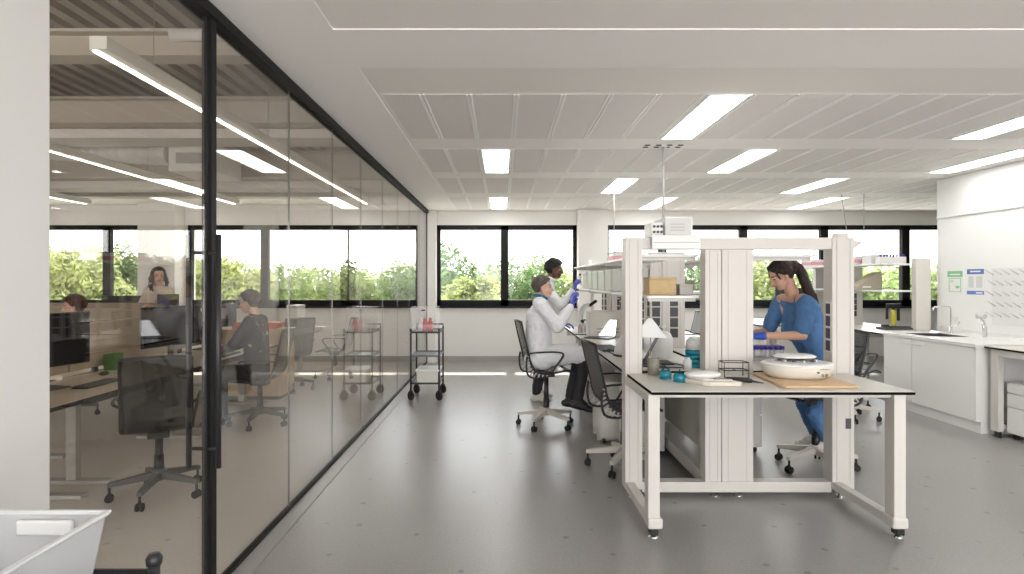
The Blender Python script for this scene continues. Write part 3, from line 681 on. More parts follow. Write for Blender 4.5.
# black pen tool
t = thing('hand_scanner', (1.585, 3.84, BZ), -.55, 'black handheld tool lying on the bench between scale and wooden board', 'tool')
obj('tool_body', MB().tube([(-.11, 0, .016), (-.05, 0, .018), (.03, 0, .017), (.06, 0, .012)], [.011, .014, .017, .012], 12), BLK, t); obj('tool_tip', MB().tube([(.06, 0, .012), (.13, 0, .006)], [.008, .0035], 8), DGR, t)
# wooden board + centrifuge
t = obj('wooden_board', MB().prism([(1.80, 4.16), (1.78, 4.14), (1.745, 3.64), (1.76, 3.61), (2.21, 3.61), (2.225, 3.625), (2.25, 4.14), (2.235, 4.16)], BZ, BZ+.017), WOOD, None, .005, label='thin birch wood board on the near bench under the round rotor', cat='board')
t.data.name = 'wooden_board'
t = thing('centrifuge', (2.01, 3.965, BZ+.017), 0, 'round cream mini centrifuge with white lid on the wooden board', 'centrifuge')
obj('centrifuge_body', MB().lathe([(.0, 0), (.160, 0), (.188, .02), (.205, .075), (.20, .088), (.15, .092)], 44, (0, 0, 0), 1, .78), CREAM, t)
obj('rim', MB().lathe([(.2, .084), (.208, .09), (.196, .10), (.13, .106), (.12, .098)], 44, (0, 0, 0), 1, .78), WPL, t)
r = obj('rotor', MB().lathe([(.125, .096), (.125, .110), (.0, .112)], 32, (0, 0, 0), 1, .78), GREYB, t)
for i in range(12):
    a = i*PI/6; obj('tube_cap', MB().lathe([(.012, .1), (.012, .122), (0, .124)], 10, (.105*math.cos(a), .105*.78*math.sin(a), 0)), (STEEL if i % 2 else DGR), r)
obj('lid', MB().lathe([(.02, .13), (.118, .128), (.125, .136), (.10, .149), (0, .153)], 36, (-.0, .03, 0), 1, .72), WPL, t)
obj('power_button', MB().tube([(.045, -.1605, .052), (.045, -.150, .052)], .0055, 10), DGR, t)
obj('mark', MB().box(.075, -.156, .022, .079, -.13, .042).box(.10, -.150, .022, .104, -.13, .042).box(.055, -.160, .072, .11, -.14, .076), GREYB, t)
for c_ in t.children: c_.scale = (1.15, 1.12, 1.0)
# tube racks with purple caps
def tuberack(x, y, z, nx, ny, label, sc=1, rows2=True):
    t = thing('tube_rack', (x, y, z), 0, label, 'tube rack', None)
    obj('rack_tray', MB().box(-nx*.0225*sc-.01, -ny*.024*sc-.01, 0, nx*.0225*sc+.01, ny*.024*sc+.01, .03*sc), GREYB, t, .003)
    mt = MB(); 
    for i in range(nx):
        for j in range(ny):
            cx, cy = (i-(nx-1)/2)*.045*sc, (j-(ny-1)/2)*.048*sc
            u = obj('sample_tube', MB().lathe([(.018*sc, .02*sc), (.019*sc, .09*sc), (.017*sc, .105*sc)], 12, (cx, cy, 0)), CLEARP, t)
            obj('tube_cap', MB().lathe([(.020*sc, .098*sc), (.020*sc, .128*sc), (0, .13*sc)], 12, (cx, cy, 0)), PURP, u)
tuberack(2.20, 4.93, BZ, 8, 3, 'rack of clear tubes with purple-blue caps under the hands of the woman in blue', .95)
# ================= RIGHT SIDE: cabinets, sink, bench, wall things
CX0 = 4.86; CY0, CY1 = 5.96, 7.4
t = thing('base_cabinet', (0, 0, 0), 0, 'long white base cabinet with two doors along the right wall', 'cabinet')
obj('carcass', MB().box(CX0+.02, CY0+.02, .12, XR-.01, CY1, .885), CAB, t)
obj('plinth', MB().box(CX0+.05, CY0+.0, 0, XR-.01, CY1-.02, .12), CAB, t)
obj('end_panel', MB().box(CX0, CY0, .12, XR-.01, CY0+.02, .885), CAB, t, .002)
obj('door', MB().box(CX0, CY0+.023, .125, CX0+.018, 6.90, .88), CAB, t, .003)
d = obj('door', MB().box(CX0, 6.906, .125, CX0+.018, CY1, .88), CAB, t, .003)
obj('handle', MB().box(CX0-.012, 6.75, .815, CX0, 7.1, .822), mat('handle_white', (.7, .69, .67), .4), d)
t = thing('worktop', (0, 0, 0), 0, 'glossy white worktop with inset sink on the long white cabinet', 'worktop')
sx0, sx1, sy0, sy1 = 5.0, 5.45, 6.75, 7.25
obj('slab', MB().box(CX0-.02, CY0-.02, .887, sx0, CY1+.0, .92).box(sx1, CY0-.02, .887, XR-.002, CY1, .92).box(sx0, CY0-.02, .887, sx1, sy0, .92).box(sx0, sy1, .887, sx1, CY1, .92), CABTOP, t)
obj('sink_bowl', MB().box(sx0, sy0, .888, sx1, sy1, .890).box(sx0, sy0, .89, sx0+.006, sy1, .919).box(sx1-.006, sy0, .89, sx1, sy1, .919).box(sx0, sy1-.006, .89, sx1, sy1, .919), DGR, t)
obj('upstand', MB().box(XR-.02, CY0-.02, .92, XR-.003, CY1, .95), CABTOP, t)
# tap
t = thing('tap', (5.52, 7.15, .92), 0, 'tall slim chrome square-necked tap on the worktop', 'tap')
obj('spout', MB().tube([(0, 0, 0), (0, 0, .31), (-.015, 0, .33), (-.20, 0, .33), (-.215, 0, .32), (-.215, 0, .28)], .010, 10), CHROME, t)
obj('tap_base', MB().lathe([(.024, 0), (.024, .01), (.016, .03), (.016, .09), (.010, .1)], 16), CHROME, t)
obj('lever', MB().tube([(-.13, 0, .09), (.08, 0, .09), (.11, 0, .15)], .006, 8), CHROME, t)
t = thing('eyewash', (5.55, 6.72, .92), 0, 'chrome eyewash hand shower leaning on a holder beside the tap', 'eyewash')
obj('handle', MB().tube([(.03, 0, 0), (.02, 0, .10), (-.01, 0, .22)], [.016, .013, .012], 10), CHROME, t)
obj('shower_head', MB().tube([(-.01, -.05, .24), (-.01, .05, .24)], [.028, .03], 14).tube([(-.03, 0, .22), (-.01, 0, .25)], .02, 10), mat('satin_chrome', (.6, .6, .6), .35, 1), t)
obj('hose', MB().tube([(.06, 0, 0), (.05, 0, .12), (.02, 0, .2)], .008, 8), CHROME, t)
# signs on the wall  (on plane x = XR, facing -x)
def at_wall(px, py):
    d = XR*F/(px-503); return d, H+(281-py)*d/F
def sign(px0, py0, px1, py1, label, parts, base):
    ya, za = at_wall(px0, py0); yb, zb = at_wall(px1, py1); ym = (ya+yb)/2; zt_ = H+(281-py0)*ym/F; zb_ = H+(281-py1)*ym/F
    t = thing('wall_sign', (XR, ym, zb_), 0, label, 'sign'); hw = (ya-yb)/2; hh = zt_-zb_
    obj('board', MB().box(-.006, -hw, 0, -.0005, hw, hh), base, t)
    for (u0, v0, u1, v1, m, n_) in parts:
        zz = .0085 if n_ in ('header_text', 'footer_text', 'text_block', 'pictogram', 'border') else .0075
        obj(n_, MB().box(-zz, -(-hw+2*hw*u0) if False else hw-2*hw*u1, hh*v0, -.006, hw-2*hw*u0, hh*v1), m, t)
sign(948, 271, 963, 294, 'green-headed white safety notice on the right wall', [(0, .74, 1, 1, GREENS, 'header'), (.15, .82, .85, .88, PAPER, 'header_text'), (.1, .1, .13, .68, GREENS, 'border'), (.87, .1, .9, .68, GREENS, 'border'), (.1, .66, .9, .69, GREENS, 'border'), (.1, .1, .9, .12, GREENS, 'border'), (.2, .5, .4, .6, GTXT, 'pictogram'), (.55, .25, .8, .36, GREENS, 'pictogram')], PAPER)
sign(967.5, 269, 984.5, 295, 'blue-banded white notice on the right wall, right of the green one', [(0, .8, 1, 1, BLUES, 'header'), (.2, .88, .8, .93, PAPER, 'header_text'), (.1, .28, .4, .72, GTXT, 'text_block'), (.55, .28, .9, .72, GTXT, 'text_block'), (0, .02, 1, .16, BLUES, 'footer'), (.55, .06, .92, .11, PAPER, 'footer_text')], PAPER)
# drying rack
dA, zA = at_wall(992, 268); dB, _ = at_wall(1040, 300)
zT = H+(281-268)*dA/F; z0 = H+(281-324)*dA/F
t = thing('drying_rack', (XR, (dA+dB)/2, z0), 0, 'white wall-mounted drying rack with slanting pegs at the right edge', 'drying rack')
hw = (dA-dB)/2; hh = zT-z0
obj('back_board', MB().box(-.012, -hw, 0, -.001, hw*.98, hh), mat('rack_board', (.76, .76, .75), .35), t, .004)
for r in range(5):
    for c_ in range(6):
        y = hw*.9-c_*hw*.36-(r % 2)*.03; z = hh*(.14+.185*r)
        if y > -hw*.95: obj('peg', MB().tube([(-.01, y, z), (-.10, y+.004, z+.055)], [.007, .004], 8), mat('peg_grey', (.55, .55, .54), .4), t)
obj('wall_socket', MB().box(XR-.01, 7.48, 1.03, XR-.0008, 7.56, 1.11), WPL, None, .003, label='small square white wall socket left of the tap', cat='socket')
# right bench & pedestal
t = thing('lab_bench', (0, 0, 0), 0, 'lab bench with black-edged top at the right edge of the photo', 'lab bench')
top(t, 4.92, 4.3, 5.75, 5.93, .905)
for y in (5.80, 4.4):
    obj('leg', MB().box(4.95, y, .06, 5.01, y+.09, .884), FRM, t, .004); obj('leg', MB().box(5.62, y, .06, 5.68, y+.09, .884), FRM, t, .004)
    obj('foot', MB().box(4.96, y+.01, 0, 5.0, y+.06, .06), BLK, t, .004); obj('foot', MB().box(5.63, y+.01, 0, 5.67, y+.06, .06), BLK, t, .004)
    obj('lower_rail', MB().box(5.01, y+.02, .08, 5.62, y+.07, .13), FRM, t, .003)
obj('upper_rail', MB().box(4.955, 4.49, .82, 5.0, 5.80, .884), FRM, t); obj('back_panel', MB().box(5.66, 4.49, .14, 5.68, 5.80, .884), PED, t)
pedestal(5.03, 5.15, 5.60, 5.79, .56, '-x', 'white three-drawer pedestal under the bench at the right edge', CAB)
# ---- second island beyond: benches, shelves, columns
t = thing('lab_bench', (0, 0, 0), 0, 'far white bench behind the long cabinet, seen right of the near frame', 'lab bench')
top(t, 4.86, 7.43, 5.84, 10.6)
for y in (7.9, 9.2, 10.5): obj('leg', MB().box(4.9, y, .0, 4.96, y+.08, .88).box(4.96, y, .8, 5.8, y+.08, .88).box(5.75, y, 0, 5.81, y+.08, .88), FRM, t, .003)
t = thing('shelf_rack', (0, 0, 0), 0, 'white shelf rack with end post over the far bench, beside the right wall', 'shelf rack')
obj('end_post', MB().box(5.60, 7.86, .90, 5.80, 7.95, 1.88), FRM, t, .004)
obj('shelf_board', MB().box(5.2, 7.95, 1.42, 5.72, 10.3, 1.44), WPL, t, .003); obj('shelf_board', MB().box(5.2, 7.95, 1.79, 5.72, 10.3, 1.81), WPL, t, .003)
obj('rear_post', MB().box(5.5, 10.2, .9, 5.7, 10.3, 1.88), FRM, t, .004)
t = thing('service_column', (5.05, 8.9, .9), 0, 'white service column with two rows of black sockets at the far bench', 'service column')
a = obj('column_panel', MB().box(0, 0, 0, .47, .1, .88), FRM, t, .004)
for cx in (.19, .34):
    for k in range(4 if cx > .3 else 2): obj('socket', MB().cb((cx, -.004, .37-k*.09 if cx < .3 else .17+k*.09), (.07, .008, .08)), DGR, a, .002)
# goods on far shelves
def capsrow(x, y, z, n, m, label):
    t = thing('tube_rack', (x, y, z), 0, label, 'tube rack')
    obj('rack_tray', MB().box(-.18, -.06, 0, .18, .06, .10), FROST, t, .004)
    for i in range(n): 
        u = obj('sample_tube', MB().lathe([(.010, .02), (.011, .12)], 8, (-.16+.32*i/(n-1), -.03, 0)), CLEARP, t)
        obj('tube_cap', MB().lathe([(.013, .10), (.013, .135), (0, .136)], 8, (-.16+.32*i/(n-1), -.03, 0)), m, u)
capsrow(5.46, 8.17, 1.81, 8, PURP, 'small rack of purple-capped tubes on the far upper shelf')
carton('storage_box', 5.26, 8.28, 1.811, 5.50, 8.50, 1.95, FROST, 'frosted white box on the far upper shelf left of the tube rack')
t = thing('tube_stand', (5.60-.02, 8.45, 1.811), 0, 'white stand with standing purple-capped vials, right part of the far upper shelf', 'tube rack')
obj('stand_plate', MB().box(-.13, -.05, .06, .13, .05, .07).box(-.13, -.05, 0, .13, .05, .01).box(-.13, -.05, 0, -.12, .05, .07).box(.12, -.05, 0, .13, .05, .07), WPL, t)
for i in range(6):
    u = obj('vial', MB().lathe([(.009, .03), (.01, .10)], 8, (-.1+.04*i, 0, 0)), CLEARP, t); obj('vial_cap', MB().lathe([(.013, .10), (.013, .125), (0, .126)], 8, (-.1+.04*i, 0, 0)), PURP, u)
t = thing('file_box', (5.35, 8.5, 1.441), 0, 'taupe sloping file box on the far lower shelf', 'file box')
obj('box_body', MB().prism([(-.20, 0), (.14, 0), (.14, .26), (.06, .24), (-.20, .06)], -.1, .1, 'y'), mat('taupe_card', (.42, .37, .29), .8), t, .003)
obj('label_patch', MB().box(-.14, -.102, .03, -.02, -.1, .055), PAPER, t)
microscope(5.0, 8.55, 0, 'white and black instrument beside the far service column', .9)
t = thing('bottle', (5.62, 8.35, .9), 0, 'yellow bottle with dark dispenser standing on the far bench', 'bottle')
obj('bottle_body', MB().lathe([(.035, .03), (.036, .24), (.02, .26)], 14), YEL, t); obj('dispenser', MB().lathe([(.022, .255), (.022, .33), (.0, .33)], 12).box(-.10, -.02, .30, .1, .02, .345).box(-.1, -.02, .12, -.085, .02, .3).box(.06, -.02, .1, .08, .02, .3), BLK, t)
t = thing('equipment_tray', (5.45, 8.02, .9), 0, 'dark grey tray with tools at the far bench corner', 'tray')
obj('tray', MB().box(-.22, -.10, 0, .25, .12, .03), DGR, t, .008); obj('tray_lip', MB().box(-.12, -.06, .03, .15, .06, .05), BLK, t, .004); obj('clamp', MB().box(-.2, -.02, .03, -.12, .04, .07), BLK, t, .004)
t = thing('monitor', (4.55+.05, 9.2, .9), 0, 'black monitor behind the back of the woman in blue', 'monitor')
obj('stand_base', MB().box(-.12, -.08, 0, .12, .08, .015), WPL, t); obj('stand_pole', MB().box(-.03, -.015, .01, .03, .015, .25), WPL, t)
obj('screen_housing', MB().box(-.28, -.02, .2, .28, .02, .56), BLK, t, .004)
t = thing('lab_bench', (0, 0, 0), 0, 'far bench beneath the black monitor behind the woman in blue', 'lab bench')
top(t, 3.9, 8.8, 4.82, 10.4); 
for x in (3.93, 4.73):
    for y in (8.85, 10.3): obj('leg', MB().box(x, y, 0, x+.06, y+.08, .88), FRM, t, .003)
carton('storage_box', 4.26, 8.83, .9, 4.44, 9.0, 1.03, CARD, 'small brown box on the far bench behind the woman in blue')
carton('storage_box', 1.95, 6.6, 1.461, 2.18, 6.95, 1.56, mat('brown_carton', (.36, .27, .18), .8), 'small brown box on the right island shelf, left of the blue-clad woman')
# ================= trolleys
def trolley(x, y, label, rot=0):
    t = thing('trolley', (x, y, 0), rot, label, 'trolley'); w_, d_ = .37, .50
    hx, hy = w_/2, d_/2
    for sx in (-1, 1):
        for sy in (-1, 1):
            obj('post', MB().tube([(sx*hx, sy*hy, .125), (sx*hx, sy*hy, .93)], .0125, 12), BLK, t, 0)
            cst = obj('caster', MB().tube([(sx*hx-.011, sy*hy-.010, .062), (sx*hx+.011, sy*hy+.010, .062)], .06, 20), RUB, t)
            obj('caster_fork', MB().box(sx*hx-.026, sy*hy-.012, .05, sx*hx-.022, sy*hy+.012, .125).box(sx*hx+.022, sy*hy-.012, .05, sx*hx+.026, sy*hy+.012, .125).box(sx*hx-.026, sy*hy-.012, .123, sx*hx+.026, sy*hy+.012, .13), BLK, cst)
    for z in (.90, .59, .23):
        s = obj('shelf', MB().box(-hx+.0, -hy, z-.014, hx, hy, z-.008), mat('trolley_grey', (.16, .17, .20), .4), t)
        obj('shelf_rim', MB().box(-hx, -hy-.006, z-.018, hx, -hy+.0, z+.008).box(-hx, hy, z-.018, hx, hy+.006, z+.008).box(-hx-.006, -hy, z-.018, -hx, hy, z+.008).box(hx, -hy, z-.018, hx+.006, hy, z+.008), BLK if z != .59 else mat('trolley_grey', (.16, .17, .20), .4), s)
    obj('handle', MB().tube([(-hx, hy, .93), (-hx, hy+.05, .965), (hx, hy+.05, .965), (hx, hy, .93)], .010, 8), BLK, t)
    for sx in (-1, 1): obj('post_cap', MB().lathe([(.016, .92), (.018, .935), (.012, .945), (0, .945)], 14, (sx*hx, -hy, 0)), BLK, t)
    return t
trolley(-1.025, 7.87, 'slim black three-tier trolley on casters beside the glass wall, carrying red bottles')
trolley(-.985, 1.08, 'black trolley at the bottom left edge, under the frosted bin', PI)
# white bag/box with red bottles
t = thing('liner_box', (-1.04, 7.80, .892), 0, 'tall translucent white liner box on the top tier of the black trolley', 'box')
obj('box_wall', MB().hexa([(-.15, -.16, 0), (.17, -.16, 0), (.17, .16, 0), (-.15, .16, 0)], [(-.18, -.17, .33), (.17, -.17, .34), (.17, .17, .34), (-.18, .17, .33)]), frosted('liner_plastic', (.9, .9, .9), .24), t)
obj('clip', MB().box(-.035, -.176, .285, .015, -.170, .30), BLK, t)
for i, (x, y, c_) in enumerate([(-1.10, 7.72, 'faint pale'), (-1.045, 7.70, 'red'), (-.975, 7.70, 'red')]):
    t = thing('reagent_bottle', (x+.01, y, .893), 0, ['pale bottle, leftmost in the liner box on the trolley', 'red bottle in the middle of the liner box on the trolley', 'red bottle at the right in the liner box on the trolley'][i], 'bottle', None)
    obj('bottle_body', MB().lathe([(.03, 0), (.033, .01), (.033, .13), (.018, .155), (.014, .17)], 16), RED if i else FROST, t); obj('cap', MB().lathe([(.018, .165), (.018, .19), (0, .19)], 14), RED if i else WPL, t)
    obj('bottle_label', MB().lathe([(.0335, .04), (.0335, .10)], 16), mat('pink_wash', (.7, .2, .22), .5) if i else WPL, t)
t = thing('plastic_crate', (-1.0, 7.80, .222), 0, 'white lidded crate on the bottom tier of the black trolley', 'crate')
obj('crate_body', MB().hexa([(-.13, -.18, 0), (.14, -.18, 0), (.14, .18, 0), (-.13, .18, 0)], [(-.14, -.19, .16), (.155, -.19, .16), (.155, .19, .16), (-.14, .19, .16)]), mat('crate_white', (.72, .70, .66), .5), t, .01)
obj('lid', MB().box(-.15, -.2, .16, .165, .2, .185), WPL, t, .006)
# foreground frosted bin
t = thing('plastic_bin', (-1.10, 1.105, .893), 0, 'frosted open plastic bin with rolled rim in the bottom left corner', 'bin')
zt_ = 1.04-.893; a, b = .19, .225
def ringbox(e0, e1, z0, z1, th):
    o_ = [(-e0[0], -e0[1]), (e0[0], -e0[1]), (e0[0], e0[1]), (-e0[0], e0[1])]; p_ = [(-e1[0], -e1[1]), (e1[0], -e1[1]), (e1[0], e1[1]), (-e1[0], e1[1])]
    mb = MB(); V_ = lambda l, z, k: [(x*k if 0 else x-math.copysign(k, x), y-math.copysign(k, y), z) for x, y in l]
    vs = V_(o_, z0, 0)+V_(p_, z1, 0)+V_(o_, z0, th)+V_(p_, z1, th)
    fs = []
    for i in range(4):
        j = (i+1) % 4; fs += [(i, j, 4+j, 4+i), (8+i, 12+i, 12+j, 8+j), (4+i, 4+j, 12+j, 12+i), (i, 8+i, 8+j, j)]
    return mb.add(vs, fs)
obj('bin_wall', ringbox((a-.02, b-.02), (a, b), 0, zt_, .003), BINP, t)
obj('bin_floor', MB().box(-a+.022, -b+.022, 0.0005, a-.022, b-.022, .004), BINP, t)
rp = [(-a-.004, -b-.004, zt_), (a+.004, -b-.004, zt_), (a+.004, b+.004, zt_), (-a-.004, b+.004, zt_)]
obj('rolled_rim', MB().box(-a-.008, -b-.008, zt_-.004, a+.008, -b+.004, zt_+.004).box(-a-.008, b-.004, zt_-.004, a+.008, b+.008, zt_+.004).box(-a-.008, -b+.004, zt_-.004, -a+.004, b-.004, zt_+.004).box(a-.004, -b+.004, zt_-.004, a+.008, b-.004, zt_+.004), frosted('frosted_rim', (.82, .83, .83), .85), t, .003)
obj('handle_tab', MB().box(-.0, b-.022, zt_-.045, .125, b-.010, zt_-.012), WPL, t, .004)
# ================= CHAIRS (ribbed-spine mesh task chair)
import bisect
def catmull(P, n):
    P = [V(p) for p in P]; out = []; k = len(P)
    for i in range(k-1):
        a, b, c, d = P[max(i-1, 0)], P[i], P[i+1], P[min(i+2, k-1)]
        for j in range(n):
            s = j/n; out.append(.5*((2*b)+(c-a)*s+(2*a-5*b+4*c-d)*s*s+(3*b-a-3*c+d)*s**3))
    out.append(P[-1]); return out
def make_chair(s, label, meshm, framem, basem, ribs=True, group=None, arms=True, foot=0):
    t = thing('mesh_chair', (0, 0, 0), 0, label, 'chair', group)   # faces +x, seat height s
    prof = catmull([(-.31, 0, s+.52), (-.275, 0, s+.36), (-.235, 0, s+.20), (-.215, 0, s+.10), (-.17, 0, s+.02), (-.08, 0, s-.02), (.05, 0, s-.015), (.17, 0, s+.005), (.245, 0, s-.02)], 6)
    n = len(prof); hw = .215
    k1 = 24
    def sheet(a, b, zoff=.004):
        vs = []; fs = []
        seg = prof[a:b]
        for i, p in enumerate(seg):
            for j in range(7):
                y = -hw+2*hw*j/6; dip = -.012*(1-(y/hw)**2)
                vs.append((p.x+(dip if i+a < 22 else 0)*-1*-1, y, p.z+(dip if i+a >= 22 else 0)))
        for i in range(len(seg)-1):
            for j in range(6): fs.append((i*7+j, i*7+j+1, (i+1)*7+j+1, (i+1)*7+j))
        o = MB().add(vs, fs, True); return o
    bk = obj('mesh_back', sheet(0, 22), meshm, t); d = bk.modifiers.new('th', 'SOLIDIFY'); d.thickness = .006
    st = obj('mesh_seat', sheet(21, n), meshm, t); d = st.modifiers.new('th', 'SOLIDIFY'); d.thickness = .012
    obj('top_bar', MB().tube([(prof[0].x, -hw, prof[0].z), (prof[0].x-.012, 0, prof[0].z+.008), (prof[0].x, hw, prof[0].z)], .012, 8), framem, t)
    obj('front_bar', MB().tube([(prof[-1].x, -hw, prof[-1].z), (prof[-1].x, hw, prof[-1].z)], .011, 8), framem, t)
    for sy in (-1, 1):
        pts = [(p.x, sy*hw, p.z) for p in prof]; rr = [.010+.006*math.exp(-((i-26)/9)**2) for i in range(n)]
        sd = obj('side_rail', MB().tube(pts, rr, 8), framem, t)
        if ribs:
            mb = MB()
            for i in range(14, 34, 2):
                p = prof[i]; q = prof[min(i+1, n-1)]; tn = (q-prof[i-1]).normalized(); nm_ = V((tn.z, 0, -tn.x))
                if nm_.x > 0 and i < 22: nm_ = -nm_
                if i >= 22 and nm_.z > 0: nm_ = -nm_
                L = .058*math.exp(-((i-24)/8)**2)+.012
                a_ = V((p.x, sy*hw, p.z)); mb.tube([a_+nm_*.006, a_+nm_*L], .0095, 6)
            mb.m = 1
            mb.tube([(prof[i].x+(-.058*math.exp(-((i-24)/8)**2)-.01)*(1 if i < 24 else max(0, 1-(i-24)/5)), sy*hw, prof[i].z-(.058*math.exp(-((i-24)/8)**2)+.01)*(max(0, min(1, (i-19)/6)))) for i in range(14, 35)], .011, 8)
            obj('ribbed_spine', mb, [RIB, framem], sd)
        if arms:
            obj('armrest', MB().tube(catmull([(-.23, sy*(hw+.01), s+.19), (-.17, sy*(hw+.05), s+.205), (.02, sy*(hw+.055), s+.21), (.12, sy*(hw+.05), s+.19), (.10, sy*(hw+.03), s+.12), (.0, sy*(hw+.0), s-.02)], 6), [.013]*31, 8, flat=.7), framem, t)
    # column & mechanism
    obj('mechanism', MB().box(-.09, -.07, s-.085, .08, .07, s-.04).tube([(0, -hw, s-.03), (0, hw, s-.03)], .012, 8), framem, t, .01)
    hz = .16
    obj('gas_column', MB().cyl(0, 0, hz+.04, s-.08, .026, .026, 16).cyl(0, 0, hz, hz+.14, .034, .032, 16), BLK, t)
    if foot: obj('foot_ring', MB().tube([(.2*math.cos(a*PI/12), .2*math.sin(a*PI/12), foot) for a in range(24)], .009, 8, close=True).tube([(-.2, 0, foot), (.2, 0, foot)], .007, 6), STEEL, t)
    bs = obj('star_base', MB().lathe([(.05, .12), (.052, .18), (.038, .20)], 20), basem, t)
    for k in range(5):
        a = k*2*PI/5+.3; dx, dy = math.cos(a), math.sin(a); R = .305
        pr = MB(); u = V((-dy, dx, 0))
        def q(r, w_, z0, z1): c_ = V((dx*r, dy*r, 0)); return [c_-u*w_+V((0, 0, z0)), c_+u*w_+V((0, 0, z0)), c_+u*w_*.8+V((0, 0, z1)), c_-u*w_*.8+V((0, 0, z1))]
        A = q(.03, .03, .13, .185); B = q(R+.012, .02, .105, .135)
        pr.add(A+B, [(3, 2, 1, 0), (4, 5, 6, 7), (0, 1, 5, 4), (1, 2, 6, 5), (2, 3, 7, 6), (3, 0, 4, 7)])
        arm = obj('base_arm', pr, basem, t, .004)
        cx, cy = dx*R, dy*R; mb = MB()
        for o2 in (-.016, .016): mb.tube([(cx+u.x*(o2-.007), cy+u.y*(o2-.007), .028), (cx+u.x*(o2+.007), cy+u.y*(o2+.007), .028)], .028, 16)
        mb.cyl(cx, cy, .03, .11, .009, n=8); mb.cb((cx, cy, .048), (.02, .02, .03)); obj('caster', mb, RUB, arm)
    return t
BLKR = BLK
c0 = make_chair(.62, 'black mesh lab chair with pale star base, under the seated scientist', MESHB, BLK, ALUP, foot=0)
c0.location = (.47, 6.30, 0); c0.rotation_euler = (0, 0, .14)
c1 = make_chair(.54, 'empty dark mesh chair with ribbed spine, next to the near left post', mat('dark_mesh_seat', (.11, .11, .11), .8, bump=.3, nscale=300), BLK, ALUP); c1.location = (1.02, 4.88, 0); c1.rotation_euler = (0, 0, .12)
c2 = make_chair(.63, 'mesh stool with beige star base beneath the woman in blue, seen through the near frame', MESHB, BLK, ALUP, arms=False); c2.location = (2.62, 4.86, 0); c2.rotation_euler = (0, 0, PI+.1)
g1 = make_chair(.56, 'grey mesh chair with dark arms at the far right bench, left of the long cabinet', MESHG, BLK, ALUP); g1.location = (4.28, 7.35, 0); g1.rotation_euler = (0, 0, .1)
dup(g1, (3.95, 6.65, 0), .35, 'grey mesh chair nearest the right frame post, in front of the far bench')
dup(g1, (6.35, 8.9, 0), 2.6, 'light grey chair back beyond the far bench, beside the right wall end').location.z = .0
dup(g1, (2.82, 9.2, 0), PI, 'grey mesh chair beyond the island, its back showing left of the centre column')
# ================= OFFICE
def desk(x0, x1, y0, y1, label, grp, leftedge=False):
    t = thing('office_desk', (0, 0, 0), 0, label, 'desk', grp)
    obj('desk_top', MB().box(x0, y0, .715, x1, y1, .74), mat('desk_top_pale', (.62, .53, .43), .4), t, .002)
    obj('edge_band', MB().box(x1, y0, .712, x1+.004, y1, .74) if not leftedge else MB().box(x0-.004, y0, .712, x0, y1, .74), BLK, t)
    for yy in (y0+.12, y1-.18):
        obj('leg', MB().box((x0+x1)/2-.04, yy, .03, (x0+x1)/2+.04, yy+.06, .69), mat('desk_leg_grey', (.40, .39, .37), .5), t, .004)
        obj('foot', MB().box(x0+.08, yy-.01, 0, x1-.08, yy+.07, .03), mat('desk_leg_grey', (.40, .39, .37), .5), t, .004)
    obj('cable_tray', MB().box((x0+x1)/2-.15, y0+.2, .60, (x0+x1)/2+.1, y1-.2, .69), DGR, t, .004)
desk(-3.73, -2.95, 2.6, 4.35, 'nearest office desk behind the glass door, with keyboard', 'office desks')
desk(-3.73, -2.95, 4.36, 5.96, 'second office desk behind the glass, in front of the divider', 'office desks')
desk(-3.73, -2.95, 5.98, 7.58, 'third office desk, beside the seated man in dark clothes', 'office desks')
desk(-4.60, -3.80, 5.0, 7.58, 'office desk on the far side of the divider, beside the red-haired person', 'office desks', True)
desk(-3.95, -3.10, 8.55, 10.2, 'pale office desk near the windows, with chair and monitor', 'office desks')
desk(-4.85, -4.0, 8.55, 10.2, 'far left office desk near the windows', 'office desks', True)
for i, (y0, y1) in enumerate([(2.6, 5.0), (5.02, 7.58)]):
    t = thing('desk_divider', (-3.765, y0, 0), 0, ['beige felt desk divider behind the nearest monitor', 'beige felt desk divider behind the second monitor'][i], 'divider', 'felt desk dividers')
    obj('felt_panel', MB().box(-.018, 0, .78, .018, y1-y0, 1.19), PANEL, t, .004)
    obj('clamp', MB().box(-.012, .3, .70, .012, .36, .80).box(-.012, 1.7, .70, .012, 1.76, .8), DGR, t)
t = thing('desk_divider', (-5.2, 8.0, 0), 0, 'darker brown desk divider further back, near the office windows', 'divider')
obj('felt_panel', MB().box(-1.5, -.018, .72, .7, .018, 1.27), mat('divider_felt_brown', (.33, .27, .21), .9), t, .004); obj('support_foot', MB().box(-1.3, -.1, 0, -1.25, .1, .72).box(.5, -.1, 0, .55, .1, .72), DGR, t)
def monitor(x, y, z, rot, w_, h_, label, scr=None):
    t = thing('monitor', (x, y, z), rot, label, 'monitor', 'office monitors')   # faces +x
    dz = .74-z
    obj('stand_base', MB().box(-.10, -.14, dz, .12, .14, dz+.012), DGR, t, .004); obj('stand_pole', MB().box(-.05, -.03, dz+.01, -.03, .03, .30), DGR, t, .003)
    s = obj('screen_housing', MB().box(-.03, -w_/2, .10, 0, w_/2, .10+h_), BLK, t, .004)
    obj('screen', MB().box(0, -w_/2+.01, .11, .002, w_/2-.01, .09+h_), scr or mat('dark_screen', (.012, .012, .014), .12), s)
monitor(-3.52, 4.42, .80, -.25, .80, .42, 'large dark monitor at the left edge behind the glass door')
monitor(-3.42, 6.02, .80, -.3, .72, .41, 'dark monitor right of centre divider, below the woman in beige')
monitor(-3.62, 7.1, .74, -.2, .55, .36, 'dark monitor facing the seated man in dark clothes')
monitor(-4.3, 9.0, .74, PI, .6, .38, 'dark monitor near the office windows, left of the far desk')
monitor(-4.9, 7.9+.35, .74+.0, 2.6, .7, .40, 'black monitor seen above the red-haired person') if False else None
